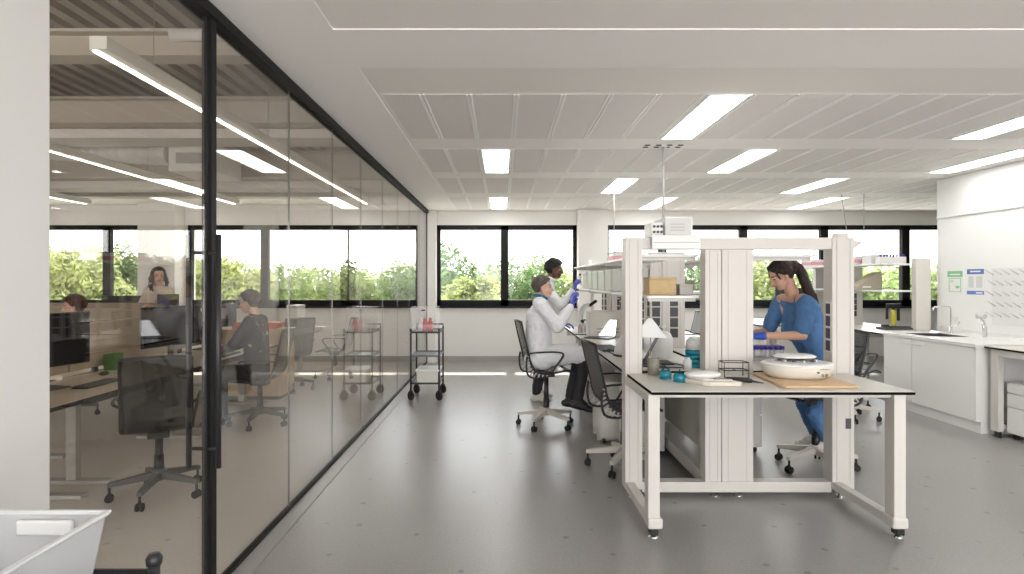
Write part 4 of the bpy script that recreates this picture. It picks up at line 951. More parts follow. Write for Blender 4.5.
t = thing('monitor', (-5.35, 8.35, .74), 0, 'black monitor back standing beyond the red-haired person', 'monitor', 'office monitors')
obj('screen_housing', MB().box(-.42, -.015, .12, .40, .015, .62), BLK, t, .004); obj('stand_pole', MB().box(-.03, .0, 0, .03, .02, .2), DGR, t); obj('stand_base', MB().box(-.12, -.08, 0, .12, .1, .012), DGR, t)
desk(-6.2, -4.95, 8.12, 9.4, 'office desk under the black monitor back, near the left windows', 'office desks', True)
# laptop-like dark tablet stand reflected look
def keyboard(x, y, rot, label):
    t = thing('keyboard', (x, y, .74), rot, label, 'keyboard', 'office keyboards')
    obj('keyboard_body', MB().box(-.065, -.21, 0, .065, .21, .016), BLK, t, .003); k = MB()
    for i in range(13):
        for j in range(4): k.cb((-.045+j*.03, -.18+i*.03, .018), (.024, .025, .004))
    obj('keys', k, DGR, t)
keyboard(-3.25, 4.66, 0, 'black keyboard on the nearest office desk'); keyboard(-3.1, 6.5, 0, 'black keyboard under the hand of the seated man'); keyboard(-3.4, 9.4, 0, 'black keyboard on the pale far desk')
obj('desk_mat', MB().box(-3.36, 3.62, .741, -3.12, 3.8, .743), DGR, None, label='dark flat pad at the left edge of the nearest office desk', cat='pad')
t = thing('mouse', (-3.52, 5.12, .74), 0, 'black mouse below the large dark monitor', 'mouse'); obj('mouse_body', MB().ell((0, 0, .015), (.03, .055, .018), 14), BLK, t); obj('wheel', MB().tube([(-.004, .025, .03), (.004, .025, .03)], .007, 8), DGR, t)
t = thing('desk_plant_box', (-3.66, 5.45, .74), 0, 'small green box standing against the beige divider', 'box'); obj('box_body', MB().cb((0, 0, .07), (.10, .13, .14)), mat('green_box', (.07, .20, .04), .7), t, .004); obj('lid', MB().cb((0, 0, .144), (.104, .134, .01)), mat('green_box', (.07, .20, .04), .7), t, .003)
# wood low cabinet & orange folders between desks
t = thing('storage_cabinet', (-3.35, 7.85, 0), 0, 'low oak storage cabinet with orange folders on top, behind the glass', 'cabinet')
obj('carcass', MB().box(-.55, -.20, .05, .42, .30, .93), OAK, t, .004); obj('plinth', MB().box(-.52, -.17, 0, .39, .27, .05), DGR, t)
obj('door', MB().box(-.54, -.218, .07, -.07, -.201, .91), OAK, t, .002); obj('door', MB().box(-.06, -.218, .07, .41, -.201, .91), OAK, t, .002)
for i in range(3):
    obj('folder', MB().box(-3.62+.02*i, 7.74, .932+i*.028, -3.05+.03*i, 8.05, .958+i*.028), ORNG, None, .004, label='orange-red folder on the oak cabinet, %s of the stack' % ['bottom', 'middle', 'top'][i], cat='folder', group='orange folders')
def carton_b(x, y, z, label): carton('storage_box', x-.16, y-.13, z, x+.16, y+.13, z+.24, CARD, label)
oc = make_chair(.52, 'dark mesh office chair nearest the glass door', MESHB, BLK, mat('dark_base', (.10, .10, .10), .4), ribs=False); oc.location = (-2.52, 4.25, 0); oc.rotation_euler = (0, 0, 2.05)
dup(oc, (-2.66, 6.35, 0), PI+.05, 'dark mesh office chair under the seated man in dark clothes')
lg = make_chair(.46, 'light mesh chair with thin arms at the pale far desk', MESHG, BLK, ALUP, ribs=False); lg.location = (-2.72, 9.4, 0); lg.rotation_euler = (0, 0, PI)
dup(oc, (-3.05, 8.35, 0), -.8+PI, 'dark mesh chair in front of the pale far desk')
dup(oc, (-5.0, 6.62, 0), 0.4, 'dark office chair under the red-haired person')
# linear pendant lights
def linlight(x, y0, y1, z, label):
    t = thing('linear_light', (x, y0, z), 0, label, 'pendant light', 'long white linear lights of the office')
    L = y1-y0
    obj('light_housing', MB().box(-.05, 0, 0, .05, L, .075), mat('lamp_white', (.80, .79, .75), .4), t, .003)
    obj('diffuser', MB().box(-.045, .02, -.006, -.015, L-.02, .0), mat('linear_diffuser', (.9, .9, .85), .5, emit=((1, .97, .9), 6.5)), t)
    k = 0
    for i in range(4): obj('suspension_wire', MB().tube([(0, L*(.08+.28*i), .075), (0, L*(.08+.28*i), 3.92-z)], .003, 5), STEEL, t)
linlight(-2.27, 3.25, 9.8, 2.87, 'long white linear light nearest the glass wall')
linlight(-4.5, 3.0, 9.8, 2.87, 'second long white linear light, lower at the left of the glass')
linlight(-7.0, 4.0, 9.8, 2.87, 'third linear light deep in the office at the left')
# ducts
DUCT = mat('duct_paint', (.62, .60, .56), .5)
t = thing('round_duct', (0, 0, 0), 0, 'pale spiral round duct under the office ceiling', 'duct')
pts = []; rr = []
for i in range(90):
    pts.append((-6.4+i*.0235, 8.0-i*.005, 3.40-i*.002)); rr.append(.15+(.008 if i % 6 < 2 else 0))
obj('duct_tube', MB().tube(pts, rr, 20), DUCT, t)
t = thing('duct_box', (-4.0, 7.75, 2.98), 0, 'white square duct box under the office ceiling left of the door post', 'duct')
obj('box_body', MB().box(-.30, -.3, 0, .30, .45, .36), mat('duct_white', (.74, .72, .68), .5), t, .01); obj('flange', MB().box(-.32, -.32, .32, .32, .47, .35), mat('duct_white', (.74, .72, .68), .5), t); obj('grille', MB().box(-.2, -.306, .10, .2, -.30, .24), GREYB, t)
t = thing('duct_run', (-2.6, 3.2, 3.35), 0, 'pale pipe running along the office ceiling near the glass', 'pipe')
obj('pipe', MB().tube([(.72, 0, .0), (.72, 2.4, .0)], .05, 12), DUCT, t); obj('pipe_branch', MB().tube([(.2, 1.0, -.0), (.72, 1.0, 0)], .045, 12), DUCT, t)
# coat-rack / box on far desk
carton_b(-4.75, 8.9, .74, 'cardboard box near the office windows beside the seated man')
t = thing('desktop_tower', (-3.55, 9.95, .74), 0, 'white computer tower near the office windows', 'computer'); obj('case', MB().box(-.09, -.2, 0, .09, .2, .42), WPL, t, .006); obj('front_panel', MB().box(-.07, -.204, .05, .07, -.2, .4), mat('panel_light_grey', (.66, .65, .63), .4), t)
carton('storage_box', -3.2, 9.7, .74, -2.98+-.02, 10.0, .80, WPL, 'flat white box on the pale far desk')
# ================= PEOPLE
def cap_mb(shapes):
    mb = MB()
    for s in shapes:
        if s[0] == 'c':     # tapered capsule
            _, p0, r0, p1, r1 = s; p0 = V(p0); p1 = V(p1); d = p1-p0; L = d.length
            if L < 1e-5: continue
            q = d.to_track_quat('Z', 'Y').to_matrix(); prof = []
            for i in range(7): a = -PI/2+i*PI/12; prof.append((r0*math.cos(a), r0*math.sin(a)))
            for i in range(7): a = i*PI/12; prof.append((r1*math.cos(a), L+r1*math.sin(a)))
            n = 14; vs = []; fs = []; k = len(prof)
            for (r, z) in prof:
                for j in range(n): vs.append(p0+q @ V((max(r, 1e-5)*math.cos(2*PI*j/n), max(r, 1e-5)*math.sin(2*PI*j/n), z)))
            for i in range(k-1):
                for j in range(n): fs.append((i*n+j, i*n+(j+1) % n, (i+1)*n+(j+1) % n, (i+1)*n+j))
            fs.append(tuple(reversed(range(n)))); fs.append(tuple((k-1)*n+j for j in range(n)))
            mb.add(vs, fs, True)
        else:               # ellipsoid: ('e', centre, radii, 3x3 or None)
            mb.ell(s[1], s[2], 16, s[3] if len(s) > 3 else None)
    return mb
def fuse(name, shapes, mats, voxel=.009, smooth=4, parent=None, paint=None, cuts=(), disp=None, origin=None):
    mb = cap_mb(shapes); me = bpy.data.meshes.new(name); me.from_pydata([tuple(v) for v in mb.v], [], mb.f)
    tmp = bpy.data.objects.new('tmp', me); C.objects.link(tmp)
    r = tmp.modifiers.new('r', 'REMESH'); r.mode = 'VOXEL'; r.voxel_size = voxel; r.adaptivity = 0
    if smooth: sm = tmp.modifiers.new('s', 'SMOOTH'); sm.iterations = smooth; sm.factor = .5
    dg = bpy.context.evaluated_depsgraph_get(); dg.update()
    new = bpy.data.meshes.new_from_object(tmp.evaluated_get(dg)); new.name = name
    bpy.data.objects.remove(tmp); bpy.data.meshes.remove(me)
    import bmesh
    if cuts or disp:
        b = bmesh.new(); b.from_mesh(new)
        for (p, n_) in cuts:
            g = list(b.verts)+list(b.edges)+list(b.faces)
            res = bmesh.ops.bisect_plane(b, geom=g, plane_co=p, plane_no=n_, clear_outer=True)
            es = [e for e in res['geom_cut'] if isinstance(e, bmesh.types.BMEdge)]
            if es: bmesh.ops.holes_fill(b, edges=es)
        if disp:
            b.normal_update()
            for v in b.verts: v.co += v.normal*disp(v.co)
        b.to_mesh(new); b.free()
    new.materials.clear()
    ms = mats if isinstance(mats, (list, tuple)) else [mats]
    for m in ms: new.materials.append(m)
    for p in new.polygons:
        p.use_smooth = True; p.material_index = 0
        if paint: p.material_index = paint(p.center, p.normal)
    o = bpy.data.objects.new(name, new); C.objects.link(o)
    if origin is not None:      # move the origin to the base
        new.transform(M4.Translation(-V(origin))); o.location = origin
    if parent:
        o.parent = parent; o.matrix_parent_inverse = M4.Translation(-parent.location)
    return o
def frame(fwd, up):
    f = V(fwd).normalized(); u = V(up); u = (u-f*u.dot(f)).normalized(); s = u.cross(f)   # s = left
    return M4((f, s, u)).transposed() if False else __import__('mathutils').Matrix(((f.x, s.x, u.x), (f.y, s.y, u.y), (f.z, s.z, u.z)))
def headshapes(c, R, k=1.0, fem=False):
    P = lambda x, y, z: V(c)+R @ V((x*k, y*k, z*k))
    E = lambda x, y, z, a, b, d: ('e', P(x, y, z), (a*k, b*k, d*k), R)
    sh = [E(-.012, 0, .032, .096, .076, .088), E(.025, 0, -.03, .064, .058, .082), E(.045, 0, -.085, .034, .034, .028),
          ('c', P(.084, 0, .008), .008*k, P(.106, 0, -.032), .0125*k), ('e', P(.096, .011, -.034), (.01*k,)*3, R), ('e', P(.096, -.011, -.034), (.01*k,)*3, R),
          ('c', P(.078, -.035, .022), .012*k, P(.084, -.012, .018), .011*k), ('c', P(.078, .035, .022), .012*k, P(.084, .012, .018), .011*k),
          E(.055, .038, -.035, .026, .02, .024), E(.055, -.038, -.035, .026, .02, .024),
          ('c', P(.078, -.018, -.062), .0075*k, P(.084, .0, -.060), .009*k), ('c', P(.078, .018, -.062), .0075*k, P(.084, .0, -.060), .009*k), ('c', P(.080, -.012, -.071), .008*k, P(.080, .012, -.071), .008*k),
          E(.062, .032, 0, .02, .017, .014), E(.062, -.032, 0, .02, .017, .014),
          ('c', P(.0, .055, -.045), .02*k, P(.045, .022, -.09), .02*k), ('c', P(.0, -.055, -.045), .02*k, P(.045, -.022, -.09), .02*k)]
    for s in (-1, 1): sh += [E(-.008, s*.078, -.008, .017, .009, .028), E(-.004, s*.076, -.028, .01, .008, .012)]
    return sh, P
def headpaint(c, R, k=1.0):
    Ri = R.transposed()
    def f(p, n):
        q = Ri @ (p-V(c))/k
        if q.x > .055:
            for s in (-1, 1):
                dy = q.y-s*.032; dz = q.z-.002
                if (dy/.016)**2+(dz/.008)**2 < 1: return 2 if dy*dy+dz*dz < .0065**2 else 1
                if (dy/.02)**2+((q.z-.026)/.0035)**2 < 1: return 4
            if (q.y/.026)**2+((q.z+.0665)/.0115)**2 < 1: return 3
        return None
    return f
def hairshapes(c, R, k, keep, r=.020, n=520, seed=1, lift=.0):
    rnd = random.Random(seed); out = []
    for i in range(n):
        z = 1-2*(i+.5)/n; a = i*2.399963; q = math.sqrt(1-z*z); d = V((q*math.cos(a), q*math.sin(a), z))
        p = V((-.014+d.x*(.094+lift), d.y*(.076+lift), .03+d.z*(.088+lift)))
        if d.z < -.35: p = V((-.014+d.x*.088, d.y*.074, .03+d.z*.088))
        if keep(p): out.append(('e', V(c)+R @ (p*k), (r*k*rnd.uniform(.8, 1.25),)*3, None))
    return out
def hand(wrist, d, nrm, curl, sd, k=1.0, grip=0):
    """wrist point, direction of the palm, palm normal (side the fingers curl to), curl 0..1, thumb side +1/-1"""
    d = V(d).normalized(); n = V(nrm); n = (n-d*n.dot(d)).normalized(); s = d.cross(n)*sd; w_ = V(wrist); sh = []
    L = lambda a, b, c_: w_+d*(a*k)+s*(b*k)+n*(c_*k)
    for b in (-.028, -.010, .010, .028): sh.append(('c', L(.012, b*.7, 0), .013*k, L(.082, b, 0), .0115*k))
    sh.append(('c', L(-.03, 0, 0), .024*k, L(.02, 0, 0), .022*k))
    for i, (b, ln) in enumerate([(.030, .072), (.010, .080), (-.010, .076), (-.029, .060)]):
        p = L(.085, b, 0); ang = 0; r = .0092*k
        for j, f in enumerate((.45, .32, .23)):
            ang += curl*(1.25 if j else .9)*(.85+.1*i)
            q = p+(d*math.cos(ang)+n*math.sin(ang))*ln*f*k+s*(b*.10*k)*(1-curl)
            sh.append(('c', p, r, q, r*.9)); p = q; r *= .9
    p = L(.022, .030, .004); q = L(.050, .052, .018+.012*grip); r_ = L(.078, .048-.018*grip, .034+.014*grip)
    sh += [('c', p, .014*k, q, .0115*k), ('c', q, .0112*k, r_, .0095*k), ('c', r_, .0095*k, L(.098, .040-.024*grip, .042+.012*grip), .0085*k)]
    return sh
def wrinkle(a=.004, s=14):
    return lambda co: a*noise.noise(V((co.x*s, co.y*s, co.z*s*.6)))+a*.5*noise.noise(co*s*2.3)
def shoe(ankle, fwd, name, m, parent, L=.27, k=1):
    a = V(ankle); f = V(fwd).normalized(); up = V((0, 0, 1)); up = (up-f*up.dot(f)).normalized()
    b = a-up*.065; s = [('c', a+up*.02, .047, a-up*.03-f*.01, .046), ('c', b-f*.045+up*.005, .040, b+f*.05+up*.012, .042), ('c', b+f*.05+up*.008, .042, b+f*.16-up*.004, .034), ('c', b+f*.02+up*.03, .036, b+f*.1+up*.012, .034), ('c', a+f*.02-up*.01, .045, b+f*.09+up*.022, .038)]
    o = fuse(name, s, m, .007, 4, parent, cuts=[(b-up*.038, -up)])
    return o
def person(label, J, skin, lip, brow, k=1.0, base=None, seed=1, belly=.0):
    """J: joints in world space. Body one continuous mesh."""
    hc, hf, hu = J['head']; R = frame(hf, hu); hs, P = headshapes(hc, R, k)
    sh = list(hs); nk = V(J['neck'])
    sh += [('c', P(-.03, 0, -.05), .050*k, nk, .056*k)]
    ch, pv = V(J['chest']), V(J['pelvis'])
    S0, S1 = V(J['sh'][0]), V(J['sh'][1]); side = (S1-S0).normalized()
    nk2 = nk-V((0, 0, .05))
    sh += [('c', nk2, .045*k, S0-(S0-nk)*.15-V((0, 0, .01)), .040*k), ('c', nk2, .045*k, S1-(S1-nk)*.15-V((0, 0, .01)), .040*k), ('c', S0*.75+nk*.25, .06, ch-side*.07, .10*k), ('c', S1*.75+nk*.25, .06, ch+side*.07, .10*k),
           ('c', ch-side*.06, .105*k, pv-side*.07, .105*k), ('c', ch+side*.06, .105*k, pv+side*.07, .105*k)]
    for i in (0, 1):
        A, E_, W = V(J['sh'][i]), V(J['el'][i]), V(J['wr'][i])
        sh += [('c', A, .052*k, E_, .038*k), ('c', E_, .039*k, W, .025*k)]
        Hh, K, An = V(J['hip'][i]), V(J['kn'][i]), V(J['an'][i])
        sh += [('c', Hh, .085*k, K, .055*k), ('c', K, .054*k, K+(An-K)*.35, .05*k), ('c', K+(An-K)*.35, .05*k, An, .034*k)]
        ft = An+(V(J['ft'][i])-An)*.45; sh += [('c', An, .036, An+(ft-An)*.3-V((0, 0, .02)), .036), ('c', An+(ft-An)*.3-V((0, 0, .02)), .036, ft, .026)]
        if 'hand' in J and J['hand'][i]: 
            h = J['hand'][i]; sh += hand(W, *h)
    hp = headpaint(hc, R, k)
    def paint(p, n):
        if (p-V(hc)).length > .2: return 0
        r = hp(p, n); return r if r is not None else 0
    o = fuse('person', sh, [skin, EYE, IRIS, lip, brow], .0065, 3, None, paint, origin=base)
    o['label'] = label; o['category'] = 'person'
    return o, R, P
def sleeve(A, E_, W, r, name, m, parent, cutfrac=.9):
    pass
# ---------- seated scientist
Y = 6.30
J = dict(head=((.435, Y, 1.500), (1, -.12, .02), (.0, 0, 1)), neck=(.40, Y, 1.385), chest=(.39, Y, 1.17), pelvis=(.385, Y, .80),
  sh=[(.40, Y-.185, 1.315), (.41, Y+.185, 1.315)], el=[(.575, Y-.235, 1.09), (.59, Y+.22, 1.08)], wr=[(.735, Y-.10, 1.315), (.755, Y+.10, 1.29)],
  hip=[(.395, Y-.09, .75), (.395, Y+.09, .75)], kn=[(.87, Y-.105, .765), (.85, Y+.12, .77)], an=[(.80, Y-.10, .30), (.74, Y+.12, .27)], ft=[(.97, Y-.11, .20), (.92, Y+.13, .17)])
o, R, P = person('seated scientist with grey-brown hair in a white coat, holding up a small vial', J, SKL, LIPL, HGR, 1, (.45, Y, .02), 1)
def hk(p, hl=.0): # hairline: above a line rising toward the forehead; nape behind the ears
    if p.x > -.03: return p.z > .022+hl+max(0, p.x+.0)*1.05 and p.x < .075
    return p.z > -.055+max(0, p.x+.06)*1.2
keep = hk
fuse('hair', hairshapes(J['head'][0], R, 1, keep, .017, 620, 2, .002), HGR, .006, 1, o, disp=wrinkle(.004, 60))
def coat_upper(J, r, extra=[], k=1):
    S0, S1 = V(J['sh'][0]), V(J['sh'][1]); side = (S1-S0).normalized(); ch, pv, nk = V(J['chest']), V(J['pelvis']), V(J['neck'])
    sh = [('c', nk+V((-.02*math.copysign(1, J['head'][1][0]), 0, -.045)), .062, nk-V((0, 0, .09)), .07), ('c', nk-V((0, 0, .04)), .066, S0-(S0-nk)*.12, .066), ('c', nk-V((0, 0, .04)), .066, S1-(S1-nk)*.12, .066), ('c', S0*.8+nk*.2-V((0, 0, .02)), .07, ch-side*.07, .125*k), ('c', S1*.8+nk*.2-V((0, 0, .02)), .07, ch+side*.07, .125*k),
          ('c', ch-side*.06, .125*k, pv-side*.07, .128*k), ('c', ch+side*.06, .125*k, pv+side*.07, .128*k)]
    for i in (0, 1):
        A, E_, W = V(J['sh'][i]), V(J['el'][i]), V(J['wr'][i])
        sh += [('c', A, .072*k, E_, .058*k), ('c', E_, .060*k, E_+(W-E_)*.86, .042*k)]
    return sh+extra
def collar_cuts(J): return []
ex = []
for i, s in ((0, -1), (1, 1)):
    ex += [('c', (.395, Y+s*.09, .76), .125, (.70, Y+s*.105, .775), .10), ('c', (.70, Y+s*.105, .775), .10, (.87, Y+s*.11, .765), .078), ('c', (.33, Y+s*.10, .72), .105, (.44, Y+s*.1, .72), .10)]
fuse('lab_coat', coat_upper(J, 0, ex, 1.12), COAT, .0085, 5, o, disp=wrinkle(.010, 13))
def trous(J, m, parent, i0=0, frm=.0):
    sh = []
    for i in (0, 1):
        Hh, K, An = V(J['hip'][i]), V(J['kn'][i]), V(J['an'][i])
        sh += [('c', Hh, .105, K, .072), ('c', K, .072, An+(K-An)*.06, .056)]
    sh += [('c', V(J['hip'][0]), .11, V(J['hip'][1]), .11)]
    return fuse('trousers', sh, m, .009, 5, parent, disp=wrinkle(.008, 14))
trous(J, TROU, o)
for i in (0, 1): shoe(J['an'][i], V(J['ft'][i])-V(J['an'][i])+V((0, 0, .06)), 'shoe', BLK, o)
def collar(J, R_, r, m, parent, z=.035):
    nk = V(J['neck'])+V((0, 0, z)); hp_ = V(J['head'][0])-V((0, 0, .10)); c_ = nk*.75+hp_*.25; f = V(J['head'][1]); f.z = 0; f.normalize(); l = V((-f.y, f.x, 0)); P = []
    P = [None]*13
    sh = []
    for q in range(13):
        a = .35+q*(2*PI-.7)/12; p = c_+f*math.cos(a)*R_*1.1+l*math.sin(a)*R_+V((0, 0, -.04*max(0, math.cos(a)))); P[q] = p
    for q in range(12): sh += [('c', P[q], r, P[q+1], r)]
    return fuse('shirt_collar', sh, m, .0055, 2, parent)
collar(J, .060, .017, TEALS, o)
fuse('glove', hand(J['wr'][0], (.12, .02, 1), (1, .25, 0), .55, 1, 1.06, 1)+[('c', V(J['wr'][0])-V((.035, -.02*-1, .075)), .036, V(J['wr'][0]), .031)], GLV, .0045, 2, o)
fuse('glove', hand(J['wr'][1], (.12, -.25, 1), (1, -.35, 0), .5, -1, 1.06, 1)+[('c', V(J['wr'][1])-V((.035, -.03, .075)), .036, V(J['wr'][1]), .031)], GLV, .0045, 2, o)
# ---------- standing scientist
Y2 = 7.62
K2 = dict(head=((.68, Y2, 1.722), (1, -.25, -.10), (.10, 0, 1)), neck=(.615, Y2, 1.575), chest=(.56, Y2, 1.36), pelvis=(.49, Y2, .98),
  sh=[(.565, Y2-.20, 1.50), (.575, Y2+.20, 1.50)], el=[(.72, Y2-.29, 1.255), (.66, Y2+.27, 1.22)], wr=[(.905, Y2-.22, 1.465), (.80, Y2+.15, 1.0)],
  hip=[(.48, Y2-.09, .93), (.48, Y2+.09, .93)], kn=[(.47, Y2-.10, .52), (.50, Y2+.10, .52)], an=[(.435, Y2-.10, .105), (.47, Y2+.11, .105)], ft=[(.62, Y2-.12, .045), (.65, Y2+.13, .045)])
o2, R2, P2 = person('standing scientist with short black hair in a long white coat, behind the seated one', K2, SKD, LIPD, HBK, 1.03, (.48, Y2, 0), 2)
keep2 = hk
fuse('hair', hairshapes(K2['head'][0], R2, 1.03, keep2, .022, 620, 3, .006), HBK, .006, 1, o2, disp=wrinkle(.005, 70))
sk = []
for s in (-1, 1):
    sk += [('c', (.50, Y2+s*.08, 1.0), .135, (.45, Y2+s*.11, .56), .155), ('c', (.44, Y2+s*.09, .9), .12, (.39, Y2+s*.11, .56), .12)]
ct = fuse('lab_coat', coat_upper(K2, 0, sk), COAT, .0095, 5, o2, disp=wrinkle(.011, 11), cuts=[((0, 0, .50), (0, 0, -1))])
trous(K2, TROU, o2)
for i in (0, 1): shoe(K2['an'][i], V(K2['ft'][i])-V(K2['an'][i])+V((0, 0, .06)), 'sneaker', SNK, o2)
collar(K2, .062, .017, WPL, o2)
fuse('glove', hand(K2['wr'][0], (.30, .0, 1), (1, .4, -.2), .6, 1, 1.08, 1)+[('c', V(K2['wr'][0])-V((.06, .02, .07)), .038, V(K2['wr'][0]), .032)], GLV, .0045, 2, o2)
fuse('glove', hand(K2['wr'][1], (1, -.2, -.1), (0, 0, -1), .4, -1, 1.08, 0)+[('c', V(K2['wr'][1])-V((.06, -.02, -.03)), .038, V(K2['wr'][1]), .032)], GLV, .0045, 2, o2)
def vial(p, label, s=1):
    t = thing('sample_vial', p, 0, label, 'vial'); obj('vial_glass', MB().lathe([(.012*s, 0), (.013*s, .004), (.013*s, .035*s), (.008*s, .042*s)], 14), CLEARP, t); obj('cap', MB().lathe([(.0105*s, .04*s), (.0105*s, .056*s), (0, .056*s)], 14), DGR, t)
vial((.80, Y-.06, 1.405), 'small clear vial with dark cap in the raised glove of the seated scientist', 1.5)
vial((.985, Y2-.19, 1.575), 'small clear vial with dark cap in the raised glove of the standing scientist', 1.6)
# ---------- woman in blue
Y3 = 4.93
J3 = dict(head=((2.355, Y3-.02, 1.615), (-1, .02, -.50), (-.46, 0, 1)), neck=(2.455, Y3, 1.475), chest=(2.56, Y3, 1.22), pelvis=(2.76, Y3, .82),
  sh=[(2.49, Y3-.17, 1.385), (2.44, Y3+.17, 1.375)], el=[(2.42, Y3-.245, 1.13), (2.36, Y3+.24, 1.12)], wr=[(2.09, Y3-.13, 1.115), (2.05, Y3+.12, 1.10)],
  hip=[(2.76, Y3-.08, .80), (2.76, Y3+.08, .80)], kn=[(2.60, Y3-.09, .47), (2.62, Y3+.12, .50)], an=[(2.72, Y3-.08, .22), (2.74, Y3+.12, .22)], ft=[(2.60, Y3-.09, .15), (2.62, Y3+.12, .15)])
o3, R3, P3 = person('woman in blue scrubs with long dark ponytail leaning over the bench', J3, SKM, LIPL, HDB, .99, (2.75, Y3, 0), 3)
keep3 = hk
hs = hairshapes(J3['head'][0], R3, .99, keep3, .019, 640, 4, .004)
tie = P3(-.095, 0, .055)
hs += [('e', tie, (.035, .035, .035), None)]
tail = catmull([tie, tie+V((.045, 0, .005)), tie+V((.085, -.03, -.05)), (2.525, Y3-.11, 1.52), (2.57, Y3-.14, 1.41), (2.60, Y3-.145, 1.33)], 5)
rr = [.030, .036, .040, .042, .040, .036, .03, .02, .012]
for i in range(len(tail)-1):
    f = i/(len(tail)-1); r = .026+.018*math.sin(PI*min(1, f*1.2))*(1) if f < .8 else .03*(1-f)*3+.006
    for q in (-1, 0, 1): hs.append(('c', tail[i]+V((0, q*.014, 0)), r*.85, tail[i+1]+V((0, q*.014, 0)), r*.85))
for s in (-1, 1): hs.append(('c', P3(.055, s*.066, .05), .009, P3(.05, s*.078, -.01), .006))
fuse('hair', hs, HDB, .006, 1, o3, disp=wrinkle(.005, 45))
fuse('hair_tie', [('e', tie+V((.018, 0, .0)), (.014, .036, .036), None)], BLK, .006, 1, o3)
S0, S1 = V(J3['sh'][0]), V(J3['sh'][1])
top_ = [('c', (2.49, Y3, 1.345), .07, (2.56, Y3, 1.2), .12), ('c', (2.48, Y3-.05, 1.31), .07, (2.50, Y3-.05, 1.15), .10), ('c', (2.48, Y3+.06, 1.31), .07, (2.50, Y3+.06, 1.15), .10), ('c', V(J3['neck'])-V((-.03, 0, .09)), .06, S0, .066), ('c', V(J3['neck'])-V((-.03, 0, .09)), .06, S1, .066)]
for s, A in ((-1, S0), (1, S1)):
    top_ += [('c', A+V((.03, 0, -.02)), .07, (2.56, Y3+s*.07, 1.22), .115), ('c', (2.545, Y3+s*.07, 1.22), .118, (2.66, Y3+s*.065, .99), .118), ('c', (2.66, Y3+s*.065, .99), .118, (2.75, Y3+s*.075, .80), .138), ('c', (2.66, Y3+s*.06, .92), .10, (2.62, Y3+s*.08, .80), .09)]
for i in (0, 1):
    A, E_ = V(J3['sh'][i]), V(J3['el'][i]); top_ += [('c', A, .075, A+(E_-A)*.80, .064)]
o_t = fuse('scrub_top', top_, SCRUB, .0085, 5, o3, disp=wrinkle(.011, 12))
obj_ = MB().box(2.645, Y3-.20, 1.02, 2.66, Y3-.196, 1.12)
sh = []
for i in (0, 1):
    Hh, Kn, An = V(J3['hip'][i]), V(J3['kn'][i]), V(J3['an'][i]); sh += [('c', Hh, .105, Kn, .070), ('c', Kn, .070, An+(Kn-An)*.2, .060)]
fuse('scrub_trousers', sh+[('c', J3['hip'][0], .12, J3['hip'][1], .12)], SCRUB, .009, 5, o3, disp=wrinkle(.009, 13))
for i in (0, 1): shoe(J3['an'][i], (-1, .05*i, 0), 'shoe', SNK, o3)
for i, (d_, sd) in enumerate([((-1, .35, -.12), 1), ((-1, .25, -.25), -1)]):
    W = V(J3['wr'][i]); E_ = V(J3['el'][i]); fuse('glove', hand(W, d_, (0, .1, -1), .45, sd, .98, .6)+[('c', W+(E_-W).normalized()*.06, .035, W, .029)], GLVB, .0045, 2, o3)
# ---------- office people
def simple(label, J, skin, lip, hairm, topm, legm, keepf, extra_hair=(), k=1, base=None, handcurl=.4, hair_r=.02):
    J['hand'] = [(V(J['wr'][i])-V(J['el'][i]), (0, 0, -1), handcurl, 1 if i else -1, k, .4) for i in (0, 1)]
    o, R, P = person(label, J, skin, lip, hairm, k, base)
    hs = hairshapes(J['head'][0], R, k, keepf, hair_r, 560, 5, .006)+[s if s[0] != 'H' else ('c', P(*s[1]), s[2], P(*s[3]), s[4]) for s in extra_hair]
    fuse('hair', hs, hairm, .007, 1, o, disp=wrinkle(.005, 45))
    fuse('knit_top' if topm is BEIGE else 'shirt', coat_upper(J, 0, [], .86), topm, .010, 4, o, disp=wrinkle(.006, 13))
    sh = []
    for i in (0, 1): sh += [('c', J['hip'][i], .105, J['kn'][i], .072), ('c', J['kn'][i], .07, J['an'][i], .055)]
    fuse('trousers', sh+[('c', J['hip'][0], .11, J['hip'][1], .11)], legm, .010, 4, o)
    for i in (0, 1): shoe(J['an'][i], V(J['ft'][i])-V(J['an'][i])+V((0, 0, .05)), 'shoe', BLK, o)
    return o
x, y = -4.90, 8.25
Jw = dict(head=((x, y, 1.635), (.62, -.78, .02), (0, 0, 1)), neck=(x-.01, y+.02, 1.50), chest=(x, y+.02, 1.28), pelvis=(x, y+.03, .92),
  sh=[(x-.115, y-.06, 1.42), (x+.115, y+.08, 1.42)], el=[(x-.17, y-.16, 1.16), (x+.22, y-.02, 1.17)], wr=[(x+.02, y-.30, 1.22), (x+.20, y-.24, 1.27)],
  hip=[(x-.07, y, .88), (x+.07, y+.05, .88)], kn=[(x-.07, y-.01, .5), (x+.08, y+.05, .5)], an=[(x-.07, y, .105), (x+.08, y+.06, .105)], ft=[(x-.02, y-.17, .04), (x+.14, y-.1, .04)])
kw = lambda p: hk(p, .018) or (p.x < .0 and p.z > -.08)
eh = []
for (s_, ln) in ((-1, 1.0), (1, .62)):
    for (a, b, w_) in ((.03, .0, .0), (-.0, .012, .012), (-.035, .02, -.008)):
        q = [(a, s_*.072, .045), (a+.012, s_*(.088+b), -.03), (a-.004, s_*(.078+b+w_), -.085*ln), (a+.022, s_*(.098+b), -.14*ln), (a+.03, s_*(.078+b+w_), -.215*ln)]
        for k_ in range(4): eh.append(('H', q[k_], (.016, .02, .022, .02, .01)[k_], q[k_+1], (.016, .02, .022, .02, .01)[k_+1]))
eh.append(('H', (-.08, 0, 0), .05, (-.075, 0, -.16), .04))
